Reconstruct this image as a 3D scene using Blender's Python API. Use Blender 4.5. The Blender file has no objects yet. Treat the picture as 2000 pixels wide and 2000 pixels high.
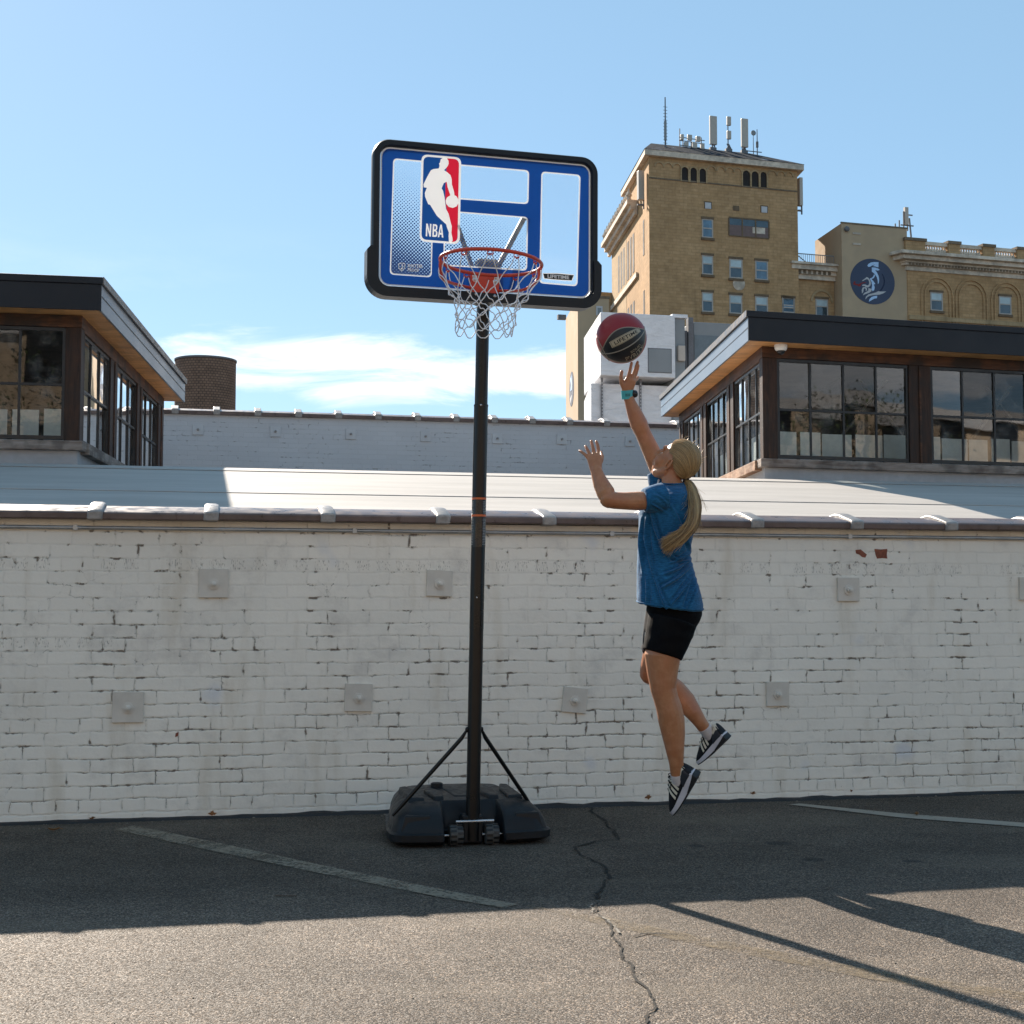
import bpy, bmesh, math, random
from mathutils import Vector, Matrix, Quaternion, noise as mnoise
from mathutils.geometry import tessellate_polygon
random.seed(7)
C = bpy.context.scene.collection
R = math.radians
PI = math.pi
# ------------------------------------------------------------------ camera geometry
F = 2790.0; EYE = 1.16; YH = 1185.0
PITCH = math.atan((YH-1000)/F)
CP, SP = math.cos(PITCH), math.sin(PITCH)
def ray(px, py):
    x = (px-1000)/F; v = (1000-py)/F
    return Vector((x, CP-v*SP, SP+v*CP))
CAM = Vector((0, 0, EYE))
def at(px, py, Y):
    r = ray(px, py); return CAM + r*(Y/r.y)
def on_plane(px, py, p0, n):
    r = ray(px, py); t = (p0-CAM).dot(n)/r.dot(n); return CAM + r*t
def on_ground(px, py, z=0):
    return on_plane(px, py, Vector((0, 0, z)), Vector((0, 0, 1)))
class Frame:
    """local frame: x along a facade, y away from the camera side, z up"""
    def __init__(s, o, ang):
        s.o = o; s.a = ang
        s.u = Vector((math.cos(ang), math.sin(ang), 0)); s.w = Vector((-math.sin(ang), math.cos(ang), 0))
    def loc(s, p):
        d = p-s.o; return Vector((d.dot(s.u), d.dot(s.w), d.z))
    def pix(s, px, py, d=0):
        return s.loc(on_plane(px, py, s.o+s.w*d, s.w))
    def wor(s, x, y, z):
        return s.o+s.u*x+s.w*y+Vector((0, 0, z))
# ------------------------------------------------------------------ mesh builder
def perp(t):
    a = Vector((0, 0, 1)) if abs(t.z) < .9 else Vector((1, 0, 0))
    n = t.cross(a).normalized(); return n, t.cross(n).normalized()
class MB:
    def __init__(s): s.v = []; s.f = []
    def add(s, vs, fs):
        b = len(s.v); s.v += [Vector(v) for v in vs]; s.f += [tuple(i+b for i in f) for f in fs]; return s
    def hexa(s, o, a, b, c):
        o, a, b, c = Vector(o), Vector(a), Vector(b), Vector(c)
        vs = [o, o+a, o+a+b, o+b, o+c, o+a+c, o+a+b+c, o+b+c]
        if a.cross(b).dot(c) > 0: fs = [(3, 2, 1, 0), (4, 5, 6, 7), (0, 1, 5, 4), (1, 2, 6, 5), (2, 3, 7, 6), (3, 0, 4, 7)]
        else: fs = [(0, 1, 2, 3), (7, 6, 5, 4), (4, 5, 1, 0), (5, 6, 2, 1), (6, 7, 3, 2), (7, 4, 0, 3)]
        return s.add(vs, fs)
    def box(s, x0, x1, y0, y1, z0, z1):
        return s.hexa((x0, y0, z0), (x1-x0, 0, 0), (0, y1-y0, 0), (0, 0, z1-z0))
    def rings(s, rings, cap=True, closed=True):
        n = len(rings[0]); vs = [p for r in rings for p in r]; fs = []
        for i in range(len(rings)-1):
            for k in range(n if closed else n-1):
                k2 = (k+1) % n
                fs.append((i*n+k, i*n+k2, (i+1)*n+k2, (i+1)*n+k))
        if cap and closed:
            fs.append(tuple(reversed(range(n)))); m = (len(rings)-1)*n; fs.append(tuple(range(m, m+n)))
        return s.add(vs, fs)
    def tube(s, pts, rad, n=10, cap=True, closed=False):
        pts = [Vector(p) for p in pts]; m = len(pts)
        if not isinstance(rad, (list, tuple)): rad = [rad]*m
        rr = []; nrm = None
        for i, p in enumerate(pts):
            if closed: t = pts[(i+1) % m]-pts[i-1]
            else: t = pts[min(i+1, m-1)]-pts[max(i-1, 0)]
            t.normalize()
            if nrm is None: nrm, _ = perp(t)
            else:
                nrm = (nrm-t*nrm.dot(t))
                nrm.normalize()
            b = t.cross(nrm)
            rr.append([p+(nrm*math.cos(2*PI*k/n)+b*math.sin(2*PI*k/n))*rad[i] for k in range(n)])
        if closed: rr.append(rr[0]); return s.rings(rr, cap=False)
        return s.rings(rr, cap)
    def cyl(s, p0, p1, r, n=16, r2=None): return s.tube([p0, p1], [r, r if r2 is None else r2], n)
    def ell(s, c, rad, axes=None, n=20, m=12):
        c = Vector(c); ax = axes or (Vector((1, 0, 0)), Vector((0, 1, 0)), Vector((0, 0, 1)))
        if not isinstance(rad, (list, tuple)): rad = (rad,)*3
        rr = []
        for i in range(m+1):
            th = PI*i/m; st = max(math.sin(th), .004)
            rr.append([c+ax[0]*(rad[0]*st*math.cos(2*PI*k/n))+ax[1]*(rad[1]*st*math.sin(2*PI*k/n))-ax[2]*(rad[2]*math.cos(th)) for k in range(n)])
        return s.rings(rr)
    def chain(s, pts, rad, axis=None, n=16, ends=True):
        """closed limb; rad entries r or (ra, rb): ra along axis-perp-to-tangent, rb across; rounded ends"""
        pts = [Vector(p) for p in pts]; m = len(pts)
        rad = [(r, r) if not isinstance(r, (tuple, list)) else r for r in rad]
        rr = []; nrm = None
        tg = []
        for i in range(m):
            t = (pts[min(i+1, m-1)]-pts[max(i-1, 0)]).normalized(); tg.append(t)
        def ring(p, t, nn, ra, rb):
            b = t.cross(nn); return [p+nn*(ra*math.cos(2*PI*k/n))+b*(rb*math.sin(2*PI*k/n)) for k in range(n)]
        for i in range(m):
            t = tg[i]
            ref = Vector(axis) if axis is not None else (nrm if nrm is not None else perp(t)[0])
            nrm = (ref-t*ref.dot(t)).normalized()
            ra, rb = rad[i]
            if i == 0 and ends:
                for q in (80, 55, 28):
                    c_, s_ = math.cos(R(q)), math.sin(R(q)); rr.append(ring(pts[0]-t*(s_*min(ra, rb)), t, nrm, ra*c_, rb*c_))
            rr.append(ring(pts[i], t, nrm, ra, rb))
            if i == m-1 and ends:
                for q in (28, 55, 80):
                    c_, s_ = math.cos(R(q)), math.sin(R(q)); rr.append(ring(pts[i]+t*(s_*min(ra, rb)), t, nrm, ra*c_, rb*c_))
        return s.rings(rr)
    def lathe(s, prof, c, ax=(0, 0, 1), n=24, cap=True):
        c = Vector(c); ax = Vector(ax).normalized(); a, b = perp(ax)
        return s.rings([[c+ax*h+(a*math.cos(2*PI*k/n)+b*math.sin(2*PI*k/n))*max(r, .0005) for k in range(n)] for r, h in prof], cap)
    def prism(s, loop, fn0, fn1):
        """extrude a 2-D loop between maps fn0 and fn1"""
        n = len(loop); tri = tessellate_polygon([[Vector((x, y, 0)) for x, y in loop]])
        vs = [fn0(x, y) for x, y in loop]+[fn1(x, y) for x, y in loop]
        fs = [tuple(t) for t in tri]+[tuple(i+n for i in reversed(t)) for t in tri]+[(i, (i+1) % n, (i+1) % n+n, i+n) for i in range(n)]
        return s.add(vs, fs)
    def sheet(s, loops, fn):
        """flat sheet with holes; fn maps (x, y) to a point"""
        tri = tessellate_polygon([[Vector((x, y, 0)) for x, y in l] for l in loops])
        flat = [p for l in loops for p in l]
        return s.add([fn(x, y) for x, y in flat], [tuple(t) for t in tri])
    def obj(s, name, mat, parent=None, smooth=None, bevel=0, org=None, seg=2):
        me = bpy.data.meshes.new(name)
        o_ = Vector(org) if org is not None else Vector((0, 0, 0))
        me.from_pydata([v-o_ for v in s.v], [], s.f); me.update()
        bm = bmesh.new(); bm.from_mesh(me); bmesh.ops.recalc_face_normals(bm, faces=bm.faces); bm.to_mesh(me); bm.free()
        o = bpy.data.objects.new(name, me); C.objects.link(o)
        if mat: me.materials.append(mat)
        if smooth is not None:
            me.polygons.foreach_set('use_smooth', [True]*len(me.polygons)); me.set_sharp_from_angle(angle=R(smooth))
        if parent: o.parent = parent
        if org is not None: o.location = o_
        if bevel:
            b = o.modifiers.new('bevel', 'BEVEL'); b.width = bevel; b.segments = seg; b.limit_method = 'ANGLE'; b.angle_limit = R(40)
        return o
def mesh_obj(name, me, mat, parent=None, smooth=True):
    o = bpy.data.objects.new(name, me); C.objects.link(o); me.materials.clear(); me.materials.append(mat)
    if smooth: me.polygons.foreach_set('use_smooth', [True]*len(me.polygons))
    if parent: o.parent = parent
    return o
def remesh(mb, voxel, sm=6, fac=.5):
    me = bpy.data.meshes.new('tmp'); me.from_pydata(mb.v, [], mb.f); me.update()
    bm = bmesh.new(); bm.from_mesh(me); bmesh.ops.recalc_face_normals(bm, faces=bm.faces); bm.to_mesh(me); bm.free()
    o = bpy.data.objects.new('tmp', me); C.objects.link(o)
    r = o.modifiers.new('r', 'REMESH'); r.mode = 'VOXEL'; r.voxel_size = voxel; r.use_smooth_shade = True
    if sm: s = o.modifiers.new('s', 'SMOOTH'); s.factor = fac; s.iterations = sm
    dg = bpy.context.evaluated_depsgraph_get(); dg.update()
    out = bpy.data.meshes.new_from_object(o.evaluated_get(dg))
    bpy.data.objects.remove(o); bpy.data.meshes.remove(me)
    return out
def text2d(txt, size=1.0, bold=0.0, sx=1.0, spacing=1.0):
    """letters as flat polygons centred on 0,0 -> verts2d, faces, width"""
    cu = bpy.data.curves.new('t', 'FONT'); cu.body = txt; cu.size = size; cu.align_x = 'CENTER'; cu.align_y = 'CENTER'
    cu.offset = bold; cu.resolution_u = 3; cu.space_character = spacing
    o = bpy.data.objects.new('t', cu); C.objects.link(o)
    dg = bpy.context.evaluated_depsgraph_get(); dg.update()
    me = bpy.data.meshes.new_from_object(o.evaluated_get(dg))
    bpy.data.objects.remove(o); bpy.data.curves.remove(cu)
    v = [(p.co.x*sx, p.co.y) for p in me.vertices]; f = [tuple(p.vertices) for p in me.polygons]
    bpy.data.meshes.remove(me)
    xs = [p[0] for p in v]; ys = [p[1] for p in v]; cx = (min(xs)+max(xs))/2; cy = (min(ys)+max(ys))/2
    return [(x-cx, y-cy) for x, y in v], f, max(xs)-min(xs), max(ys)-min(ys)
def add_text(mb, txt, fn, width=None, height=None, bold=0.0, spacing=1.0):
    v, f, w, h = text2d(txt, 1.0, bold, 1.0, spacing)
    ky = (height/h) if height else width/w
    kx = (width/w) if width else ky
    mb.add([fn(x*kx, y*ky) for x, y in v], f); return mb
def rrect(x0, x1, y0, y1, r, n=6):
    out = []
    for cx, cy, a0 in ((x1-r, y1-r, 0), (x0+r, y1-r, 90), (x0+r, y0+r, 180), (x1-r, y0+r, 270)):
        for k in range(n+1):
            a = R(a0+90*k/n); out.append((cx+r*math.cos(a), cy+r*math.sin(a)))
    return out
def rquad(q, r, n=5):
    """quad given by 4 corners (ccw or cw) with rounded corners (quadratic)"""
    out = []; m = len(q); q = [Vector((a, b)) for a, b in q]
    for i in range(m):
        p, a, b = q[i], q[i-1], q[(i+1) % m]
        d0 = (a-p).normalized()*r; d1 = (b-p).normalized()*r
        for k in range(n+1):
            t = k/n; x = (p+d0)*(1-t)**2+p*2*t*(1-t)+(p+d1)*t*t; out.append((x.x, x.y))
    return out
def smooth_path(pts, n=6):
    """Catmull-Rom through points"""
    pts = [Vector(p) for p in pts]; out = []
    for i in range(len(pts)-1):
        p0, p1, p2, p3 = pts[max(i-1, 0)], pts[i], pts[i+1], pts[min(i+2, len(pts)-1)]
        for k in range(n):
            t = k/n
            out.append(.5*((2*p1)+(p2-p0)*t+(2*p0-5*p1+4*p2-p3)*t*t+(3*p1-p0-3*p2+p3)*t**3))
    out.append(pts[-1]); return out
from mathutils.geometry import delaunay_2d_cdt
def inpoly(x, y, l):
    c = False; j = len(l)-1
    for i in range(len(l)):
        if (l[i][1] > y) != (l[j][1] > y) and x < (l[j][0]-l[i][0])*(y-l[i][1])/(l[j][1]-l[i][1])+l[i][0]: c = not c
        j = i
    return c
def cdt_sheet(mb, loops, keep, fn):
    """flat sheet made of the regions whose centre passes keep(inside flags), cut along every loop"""
    vs, es = [], []
    for l in loops:
        b = len(vs); vs += [Vector((x, y)) for x, y in l]; es += [(b+i, b+(i+1) % len(l)) for i in range(len(l))]
    v, e, f, *_ = delaunay_2d_cdt(vs, es, [], 0, 1e-6); fs = []
    for t in f:
        cx = sum(v[i].x for i in t)/len(t); cy = sum(v[i].y for i in t)/len(t)
        if keep([inpoly(cx, cy, l) for l in loops]): fs.append(tuple(t))
    return mb.add([fn(p.x, p.y) for p in v], fs)
# ------------------------------------------------------------------ tagging
def tag(o, label=None, cat=None, group=None, kind=None):
    if label: o['label'] = label
    if cat: o['category'] = cat
    if group: o['group'] = group
    if kind: o['kind'] = kind
    return o
def thing(name, label, cat, loc=(0, 0, 0), rz=0, group=None):
    o = bpy.data.objects.new(name, None); C.objects.link(o); o.empty_display_size = .2
    o.location = loc; o.rotation_euler = (0, 0, rz); return tag(o, label, cat, group)
def copy_tree(o, parent=None):
    c = o.copy(); C.objects.link(c); c.parent = parent
    for ch in list(o.children): copy_tree(ch, c)
    return c
# ------------------------------------------------------------------ materials
class NT:
    def __init__(s, name):
        s.m = bpy.data.materials.new(name); s.m.use_nodes = True; s.t = s.m.node_tree
        s.b = s.t.nodes['Principled BSDF']; s.out = s.t.nodes['Material Output']
    def n(s, typ, **kw):
        nd = s.t.nodes.new(typ)
        for k, v in kw.items():
            if hasattr(nd, k) and not k[0].isupper(): setattr(nd, k, v)
            else: s.set(nd.inputs[k.replace('_', ' ')] if k.replace('_', ' ') in nd.inputs else nd.inputs[k], v)
        return nd
    def set(s, sock, v):
        if isinstance(v, bpy.types.NodeSocket): s.t.links.new(v, sock)
        else:
            if isinstance(v, (tuple, list)) and sock.type == 'RGBA' and len(v) == 3: v = (*v, 1)
            sock.default_value = v
    def co(s, kind='Object'): return s.n('ShaderNodeTexCoord').outputs[kind]
    def mapping(s, vec, scale=(1, 1, 1), loc=(0, 0, 0), rot=(0, 0, 0)):
        return s.n('ShaderNodeMapping', Vector=vec, Scale=scale, Location=loc, Rotation=rot).outputs[0]
    def noise(s, vec, scale, detail=4, rough=.55, out='Fac', dist=0):
        return s.n('ShaderNodeTexNoise', Vector=vec, Scale=scale, Detail=detail, Roughness=rough, Distortion=dist).outputs[out]
    def vor(s, vec, scale, feature='F1', out='Distance', rnd=1.0):
        nd = s.n('ShaderNodeTexVoronoi', feature=feature, Vector=vec, Scale=scale, Randomness=rnd); return nd.outputs[out]
    def math(s, op, a, b=0.0, clamp=False):
        nd = s.n('ShaderNodeMath', operation=op, use_clamp=clamp); s.set(nd.inputs[0], a); s.set(nd.inputs[1], b); return nd.outputs[0]
    def rmp(s, x, a, b, c=0.0, d=1.0, smooth=True):
        nd = s.n('ShaderNodeMapRange', interpolation_type='SMOOTHSTEP' if smooth else 'LINEAR')
        for i, v in enumerate((x, a, b, c, d)): s.set(nd.inputs[i], v)
        return nd.outputs[0]
    def mix(s, f, a, b, mode='MIX'):
        nd = s.n('ShaderNodeMix', data_type='RGBA', blend_type=mode); s.set(nd.inputs[0], f); s.set(nd.inputs[6], a); s.set(nd.inputs[7], b); return nd.outputs[2]
    def sep(s, v): nd = s.n('ShaderNodeSeparateXYZ', Vector=v); return nd.outputs
    def comb(s, x, y, z=0.0):
        nd = s.n('ShaderNodeCombineXYZ'); s.set(nd.inputs[0], x); s.set(nd.inputs[1], y); s.set(nd.inputs[2], z); return nd.outputs[0]
    def bump(s, h, strength=.5, dist=.01, normal=None):
        nd = s.n('ShaderNodeBump', Height=h, Strength=strength, Distance=dist)
        if normal is not None: s.set(nd.inputs['Normal'], normal)
        return nd.outputs[0]
    def fin(s, **kw):
        for k, v in kw.items():
            s.set(s.b.inputs[{'col': 'Base Color', 'rough': 'Roughness', 'metal': 'Metallic', 'nrm': 'Normal', 'spec': 'Specular IOR Level', 'coat': 'Coat Weight', 'sheen': 'Sheen Weight', 'alpha': 'Alpha', 'sss': 'Subsurface Weight'}[k]], v)
        return s.m
def plain(name, col, rough=.6, metal=0.0, var=.12, scale=20, bump=.0, spec=.5, rv=.1):
    """colour broken up by two octaves of noise, roughness too"""
    t = NT(name); co = t.co(); n1 = t.noise(co, scale, 5); n2 = t.noise(co, scale*.17, 3)
    f = t.rmp(t.math('ADD', t.math('MULTIPLY', n1, .5), t.math('MULTIPLY', n2, .5)), .35, .65, 1-var, 1+var)
    c = t.mix(1.0, col, t.comb(f, f, f), 'MULTIPLY')
    kw = dict(col=c, rough=t.rmp(n1, .3, .7, max(rough-rv, .02), min(rough+rv, 1)), metal=metal, spec=spec)
    if bump: kw['nrm'] = t.bump(n1, .6, bump)
    return t.fin(**kw)
# ================================================================== camera, light, sky
sc = bpy.context.scene
cam = bpy.data.cameras.new('camera'); camo = bpy.data.objects.new('camera', cam); C.objects.link(camo)
cam.sensor_width = 36; cam.lens = 36*F/2000; cam.clip_start = .05; cam.clip_end = 5000
camo.location = CAM; camo.rotation_euler = (PI/2+PITCH, 0, 0); sc.camera = camo
SUN_AZ = R(28.5); SUN_EL = R(31.5)            # azimuth measured from +Y towards -X (behind the scene, left)
sdir = Vector((-math.sin(SUN_AZ)*math.cos(SUN_EL), math.cos(SUN_AZ)*math.cos(SUN_EL), math.sin(SUN_EL)))
sl = bpy.data.lights.new('sun', 'SUN'); sl.energy = 5.0; sl.angle = R(.53); sl.color = (1, .89, .76)
so = bpy.data.objects.new('sun', sl); C.objects.link(so); so.rotation_euler = sdir.to_track_quat('Z', 'Y').to_euler(); so.location = (-20, 40, 40)
w = bpy.data.worlds.new('World'); sc.world = w; w.use_nodes = True; wt = w.node_tree
class WN(NT):
    def __init__(s): s.t = wt
wn = WN(); bg = wt.nodes['Background']
sky = wn.n('ShaderNodeTexSky', sky_type='NISHITA'); sky.sun_disc = False; sky.sun_elevation = SUN_EL; sky.sun_rotation = -SUN_AZ
sky.altitude = 1300; sky.air_density = 1.0; sky.dust_density = .35; sky.ozone_density = 2.2
gen = wn.co('Generated'); d = wn.sep(gen)
elev = wn.math('ARCSINE', d[2]); azi = wn.math('ARCTAN2', d[0], d[1])
cv = wn.comb(wn.math('MULTIPLY', azi, 6.0), wn.math('MULTIPLY', elev, 26.0))
n1 = wn.noise(cv, 1.1, 8, .62, dist=.6); n2 = wn.noise(wn.comb(wn.math('MULTIPLY', azi, 3.0), wn.math('MULTIPLY', elev, 11.0), 3.7), 1.3, 6, .6)
band = wn.math('MULTIPLY', wn.rmp(elev, .118, .160), wn.rmp(elev, .165, .222, 1.0, 0.0))
band = wn.math('MULTIPLY', wn.math('ADD', wn.math('MULTIPLY', band, .62), .0), 1.0)
thin = wn.math('MULTIPLY', wn.rmp(elev, .10, .16), wn.rmp(elev, .2, .27, 1.0, 0.0))
cl = wn.rmp(wn.math('ADD', wn.math('MULTIPLY', n1, 1.25), band), 1.0, 1.36)
wisp = wn.math('MULTIPLY', wn.rmp(n2, .5, .75), wn.math('MULTIPLY', thin, .16))
cm = wn.math('MAXIMUM', cl, wisp)
skyc = wn.mix(.38, sky.outputs[0], (4.5, 7.6, 9.8), 'MIX')     # thin summer veil over the blue
wt.links.new(wn.mix(cm, skyc, (10.9, 11.2, 11.7)), bg.inputs[0]); bg.inputs[1].default_value = .052
sc.view_settings.view_transform = 'Standard'; sc.view_settings.look = 'None'; sc.view_settings.gamma = 1; sc.view_settings.exposure = 1.24
sc.render.film_transparent = False
sc.cycles.max_bounces = 8; sc.cycles.transparent_max_bounces = 24
# ================================================================== materials
def mat_brickwall(name, paint, dirt, rh, bw, yoff, far=False, seed=0):
    t = NT(name); p = t.co(); x, y, z = t.sep(p)
    base = t.comb(x, t.math('ADD', z, yoff), 0.0)
    d1 = t.noise(t.comb(x, z, seed), 5, 3, out='Color'); d2 = t.noise(t.comb(x, z, seed+4), 34, 3, out='Color')
    vm = t.n('ShaderNodeVectorMath', operation='MULTIPLY_ADD'); t.set(vm.inputs[0], d1); t.set(vm.inputs[1], (.036, .026, 0)); t.set(vm.inputs[2], base)
    vm2 = t.n('ShaderNodeVectorMath', operation='MULTIPLY_ADD'); t.set(vm2.inputs[0], d2); t.set(vm2.inputs[1], (.011, .012, 0)); t.set(vm2.inputs[2], vm.outputs[0])
    def brick(ms, sm):
        b = t.n('ShaderNodeTexBrick', offset=.5, offset_frequency=2, squash=.5, squash_frequency=6, Vector=vm2.outputs[0], Scale=1.0)
        b.inputs['Mortar Size'].default_value = ms; b.inputs['Mortar Smooth'].default_value = sm
        b.inputs['Brick Width'].default_value = bw; b.inputs['Row Height'].default_value = rh
        t.set(b.inputs['Color1'], (.2, .2, .2)); t.set(b.inputs['Color2'], (.8, .8, .8)); b.inputs['Bias'].default_value = 0
        return b
    b1 = brick(.0021, .4); b2 = brick(.0105, .9)
    q = t.comb(x, z, seed+9.0)
    nA = t.noise(q, 3.3, 4, .62); nB = t.noise(q, 16, 4, .6); nC = t.noise(q, 1.1, 3); nF = t.noise(q, 75, 3, .6)
    line = b1.outputs['Fac']; wide = b2.outputs['Fac']
    strong = t.rmp(t.math('ADD', t.math('ADD', t.math('MULTIPLY', nA, .55), t.math('MULTIPLY', nB, .5)), t.rmp(z, .1, 1.45, .05, -.055, False)), .49, .64)
    crack = t.math('MULTIPLY', line, t.math('ADD', t.math('MULTIPLY', strong, .92), .05))
    chips = t.math('MULTIPLY', wide, t.rmp(t.math('ADD', t.math('MULTIPLY', nB, .7), t.math('MULTIPLY', nA, .4)), .612, .672))
    vq = t.n('ShaderNodeVectorMath', operation='MULTIPLY_ADD'); t.set(vq.inputs[0], d2); t.set(vq.inputs[1], (.05, .05, 0)); t.set(vq.inputs[2], q)
    vd = t.vor(vq.outputs[0], 6.5, 'DISTANCE_TO_EDGE'); rnd = t.math('MULTIPLY', t.rmp(vd, .0, .010, 1, 0), t.rmp(t.noise(q, 2.6, 2), .52, .60))
    rnd = t.math('MULTIPLY', rnd, t.rmp(wide, .0, .35, .15, 1))
    dark = t.math('MAXIMUM', t.math('MAXIMUM', crack, chips), t.math('MULTIPLY', rnd, .8))
    if not far: dark = t.math('MULTIPLY', dark, t.rmp(t.math('ADD', z, t.math('MULTIPLY', nA, .02)), .066, .078))
    bc = t.sep(b2.outputs['Color'])
    tone = t.rmp(t.math('ADD', t.math('MULTIPLY', nC, .6), t.math('MULTIPLY', t.math('MULTIPLY', bc[0], t.math('SUBTRACT', 1.0, wide)), .3)), .2, .8, .9, 1.06, False)
    col = t.mix(1.0, paint, t.comb(tone, tone, tone), 'MULTIPLY')
    if not far:
        stain = t.math('MULTIPLY', t.rmp(t.noise(t.comb(t.math('MULTIPLY', x, 5.0), z, 2.0), 1.0, 5), .52, .74), .45)
        col = t.mix(stain, col, (.56, .49, .38)); col = t.mix(t.math('MULTIPLY', t.rmp(t.noise(t.comb(x, z, 55.0), 2.6, 6, .7), .5, .72), .5), col, (.52, .49, .45))
        spots = t.math('MULTIPLY', t.rmp(nF, .66, .72), t.rmp(z, .02, .17, .8, .06))
        spots = t.math('MULTIPLY', spots, t.rmp(nB, .42, .6))
        # scratched textured header courses
        sx = t.noise(t.comb(t.math('MULTIPLY', x, 190.0), t.math('MULTIPLY', z, 42.0), 1.0), 1.0, 2)
        rowA = t.math('MULTIPLY', t.rmp(z, 1.362, 1.370), t.rmp(z, 1.418, 1.426, 1, 0))
        per = t.math('PINGPONG', x, bw*.25); per = t.rmp(per, .012, .02)
        blk = t.rmp(t.noise(t.comb(t.math('FLOOR', t.math('DIVIDE', x, bw*.5)), 0, 5), 3.1, 0), .40, .52)
        rowB = t.math('MULTIPLY', t.math('MULTIPLY', t.rmp(z, .935, .943), t.rmp(z, .992, .998, 1, 0)), t.rmp(x, -2.25, -2.2, 1, 0))
        scr = t.math('MULTIPLY', t.math('MULTIPLY', t.math('MAXIMUM', t.math('MULTIPLY', rowA, blk), rowB), per), t.rmp(sx, .55, .64))
        dark = t.math('MAXIMUM', dark, t.math('MAXIMUM', t.math('MULTIPLY', spots, .75), t.math('MULTIPLY', scr, .5)))
        over = t.math('MULTIPLY', t.rmp(t.noise(t.comb(x, z, 31.0), 2.3, 2), .66, .78), .5)
        col = t.mix(over, col, (.50, .56, .68))
    col = t.mix(t.math('MULTIPLY', dark, .55 if far else .93), col, t.mix(t.rmp(nB, .3, .7), dirt, (.12, .085, .055)))
    h = t.math('SUBTRACT', t.math('MULTIPLY', nF, .12), t.math('ADD', t.math('MULTIPLY', wide, t.math('ADD', .18, t.math('MULTIPLY', strong, .6))), dark))
    h = t.math('ADD', h, t.math('MULTIPLY', t.noise(q, 28, 3), .5))
    return t.fin(col=col, rough=.62, nrm=t.bump(h, .55, .007), spec=.35)
M = {}
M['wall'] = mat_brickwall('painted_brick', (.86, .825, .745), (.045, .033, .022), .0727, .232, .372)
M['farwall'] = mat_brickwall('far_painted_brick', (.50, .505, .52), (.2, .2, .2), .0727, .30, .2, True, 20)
def mat_asphalt():
    t = NT('asphalt'); p = t.co(); x, y, z = t.sep(p)
    v1 = t.n('ShaderNodeTexVoronoi', feature='F1', Vector=p, Scale=185); c1 = t.sep(v1.outputs['Color'])
    v2 = t.n('ShaderNodeTexVoronoi', feature='F1', Vector=p, Scale=400); c2 = t.sep(v2.outputs['Color'])
    n = t.noise(p, .7, 5, .6); n2 = t.noise(p, 3.5, 5, .6); n3 = t.noise(t.mapping(p, (.5, 2.2, 1)), .8, 4)
    agg = t.math('POWER', c1[0], 2.2); agg2 = t.math('POWER', c2[1], 2.5)
    lum = t.math('ADD', t.math('MULTIPLY', t.math('POWER', c1[0], 3.5), .19), t.math('ADD', t.math('MULTIPLY', agg2, .07), .029))
    wear = t.math('MULTIPLY', t.rmp(n, .3, .7, .70, 1.22), t.rmp(n2, .25, .75, .86, 1.12))
    sun_shade = t.rmp(t.math('ADD', y, t.math('MULTIPLY', n, .5)), 5.4, 6.3, 1.15, .82)      # paints the sunlit lot lighter and the wall's shade darker
    lum = t.math('MULTIPLY', t.math('MULTIPLY', lum, wear), sun_shade)
    col = t.mix(1.0, t.mix(c1[2], (1.28, .96, .70), (1.10, .97, .84)), t.comb(lum, lum, lum), 'MULTIPLY')
    dust = t.math('MULTIPLY', t.rmp(n3, .5, .75), .3)
    col = t.mix(dust, col, (.20, .165, .125))
    def spot(cx, cy, rx, ry):
        dx = t.math('DIVIDE', t.math('SUBTRACT', x, cx), rx); dy = t.math('DIVIDE', t.math('SUBTRACT', y, cy), ry)
        r2 = t.math('ADD', t.math('MULTIPLY', dx, dx), t.math('MULTIPLY', dy, dy)); return t.rmp(t.math('ADD', r2, t.math('MULTIPLY', n2, .7)), .7, 1.35, 1, 0)
    for (cx, cy, rx, ry) in OIL: col = t.mix(t.math('MULTIPLY', spot(cx, cy, rx, ry), .72), col, (.012, .012, .014))
    h = t.math('ADD', t.math('MULTIPLY', v1.outputs['Distance'], -1.0), t.math('MULTIPLY', v2.outputs['Distance'], -.5))
    rough = t.rmp(c1[1], 0, 1, .55, .95)
    return t.fin(col=col, rough=rough, nrm=t.bump(h, .75, .005), spec=.22)
OIL = []
for (px, py, rx) in ((1520, 1647, .075), (1589, 1679, .07), (1360, 1652, .05), (1780, 1682, .05)):
    g = on_ground(px, py); OIL.append((g.x, g.y, rx, rx*.9))
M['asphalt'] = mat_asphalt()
def mat_worn(name, col, amt, scale=60, soft=.06, top=1.0):
    """paint worn through to the asphalt: bare where the noise is high"""
    t = NT(name); p = t.co(); n = t.noise(p, scale, 6, .7); n2 = t.noise(p, 2.5, 4); n3 = t.noise(p, 11, 4)
    s_ = t.math('ADD', t.math('MULTIPLY', n, .6), t.math('ADD', t.math('MULTIPLY', n2, .3), t.math('MULTIPLY', n3, .2)))
    f = t.rmp(s_, amt-soft, amt+soft, top, 0.0); t.fin(col=t.mix(n3, col, tuple(.75*v for v in col)), rough=.8, nrm=t.bump(n, .7, .003), spec=.2)
    tr = t.n('ShaderNodeBsdfTransparent'); mx = t.n('ShaderNodeMixShader'); t.set(mx.inputs[0], f); t.set(mx.inputs[1], tr.outputs[0]); t.set(mx.inputs[2], t.b.outputs[0]); t.set(t.out.inputs['Surface'], mx.outputs[0]); return t.m
M['line'] = mat_worn('road_paint', (.36, .315, .26), .66)
M['line_old'] = mat_worn('worn_road_paint', (.30, .25, .19), .585, 60, .08, .85)
M['dust_line'] = mat_worn('faded_road_paint', (.24, .185, .115), .545, 45, .12, .55)
M['tar'] = plain('tar', (.012, .012, .014), .55, var=.4, scale=30, bump=.01)
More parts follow.
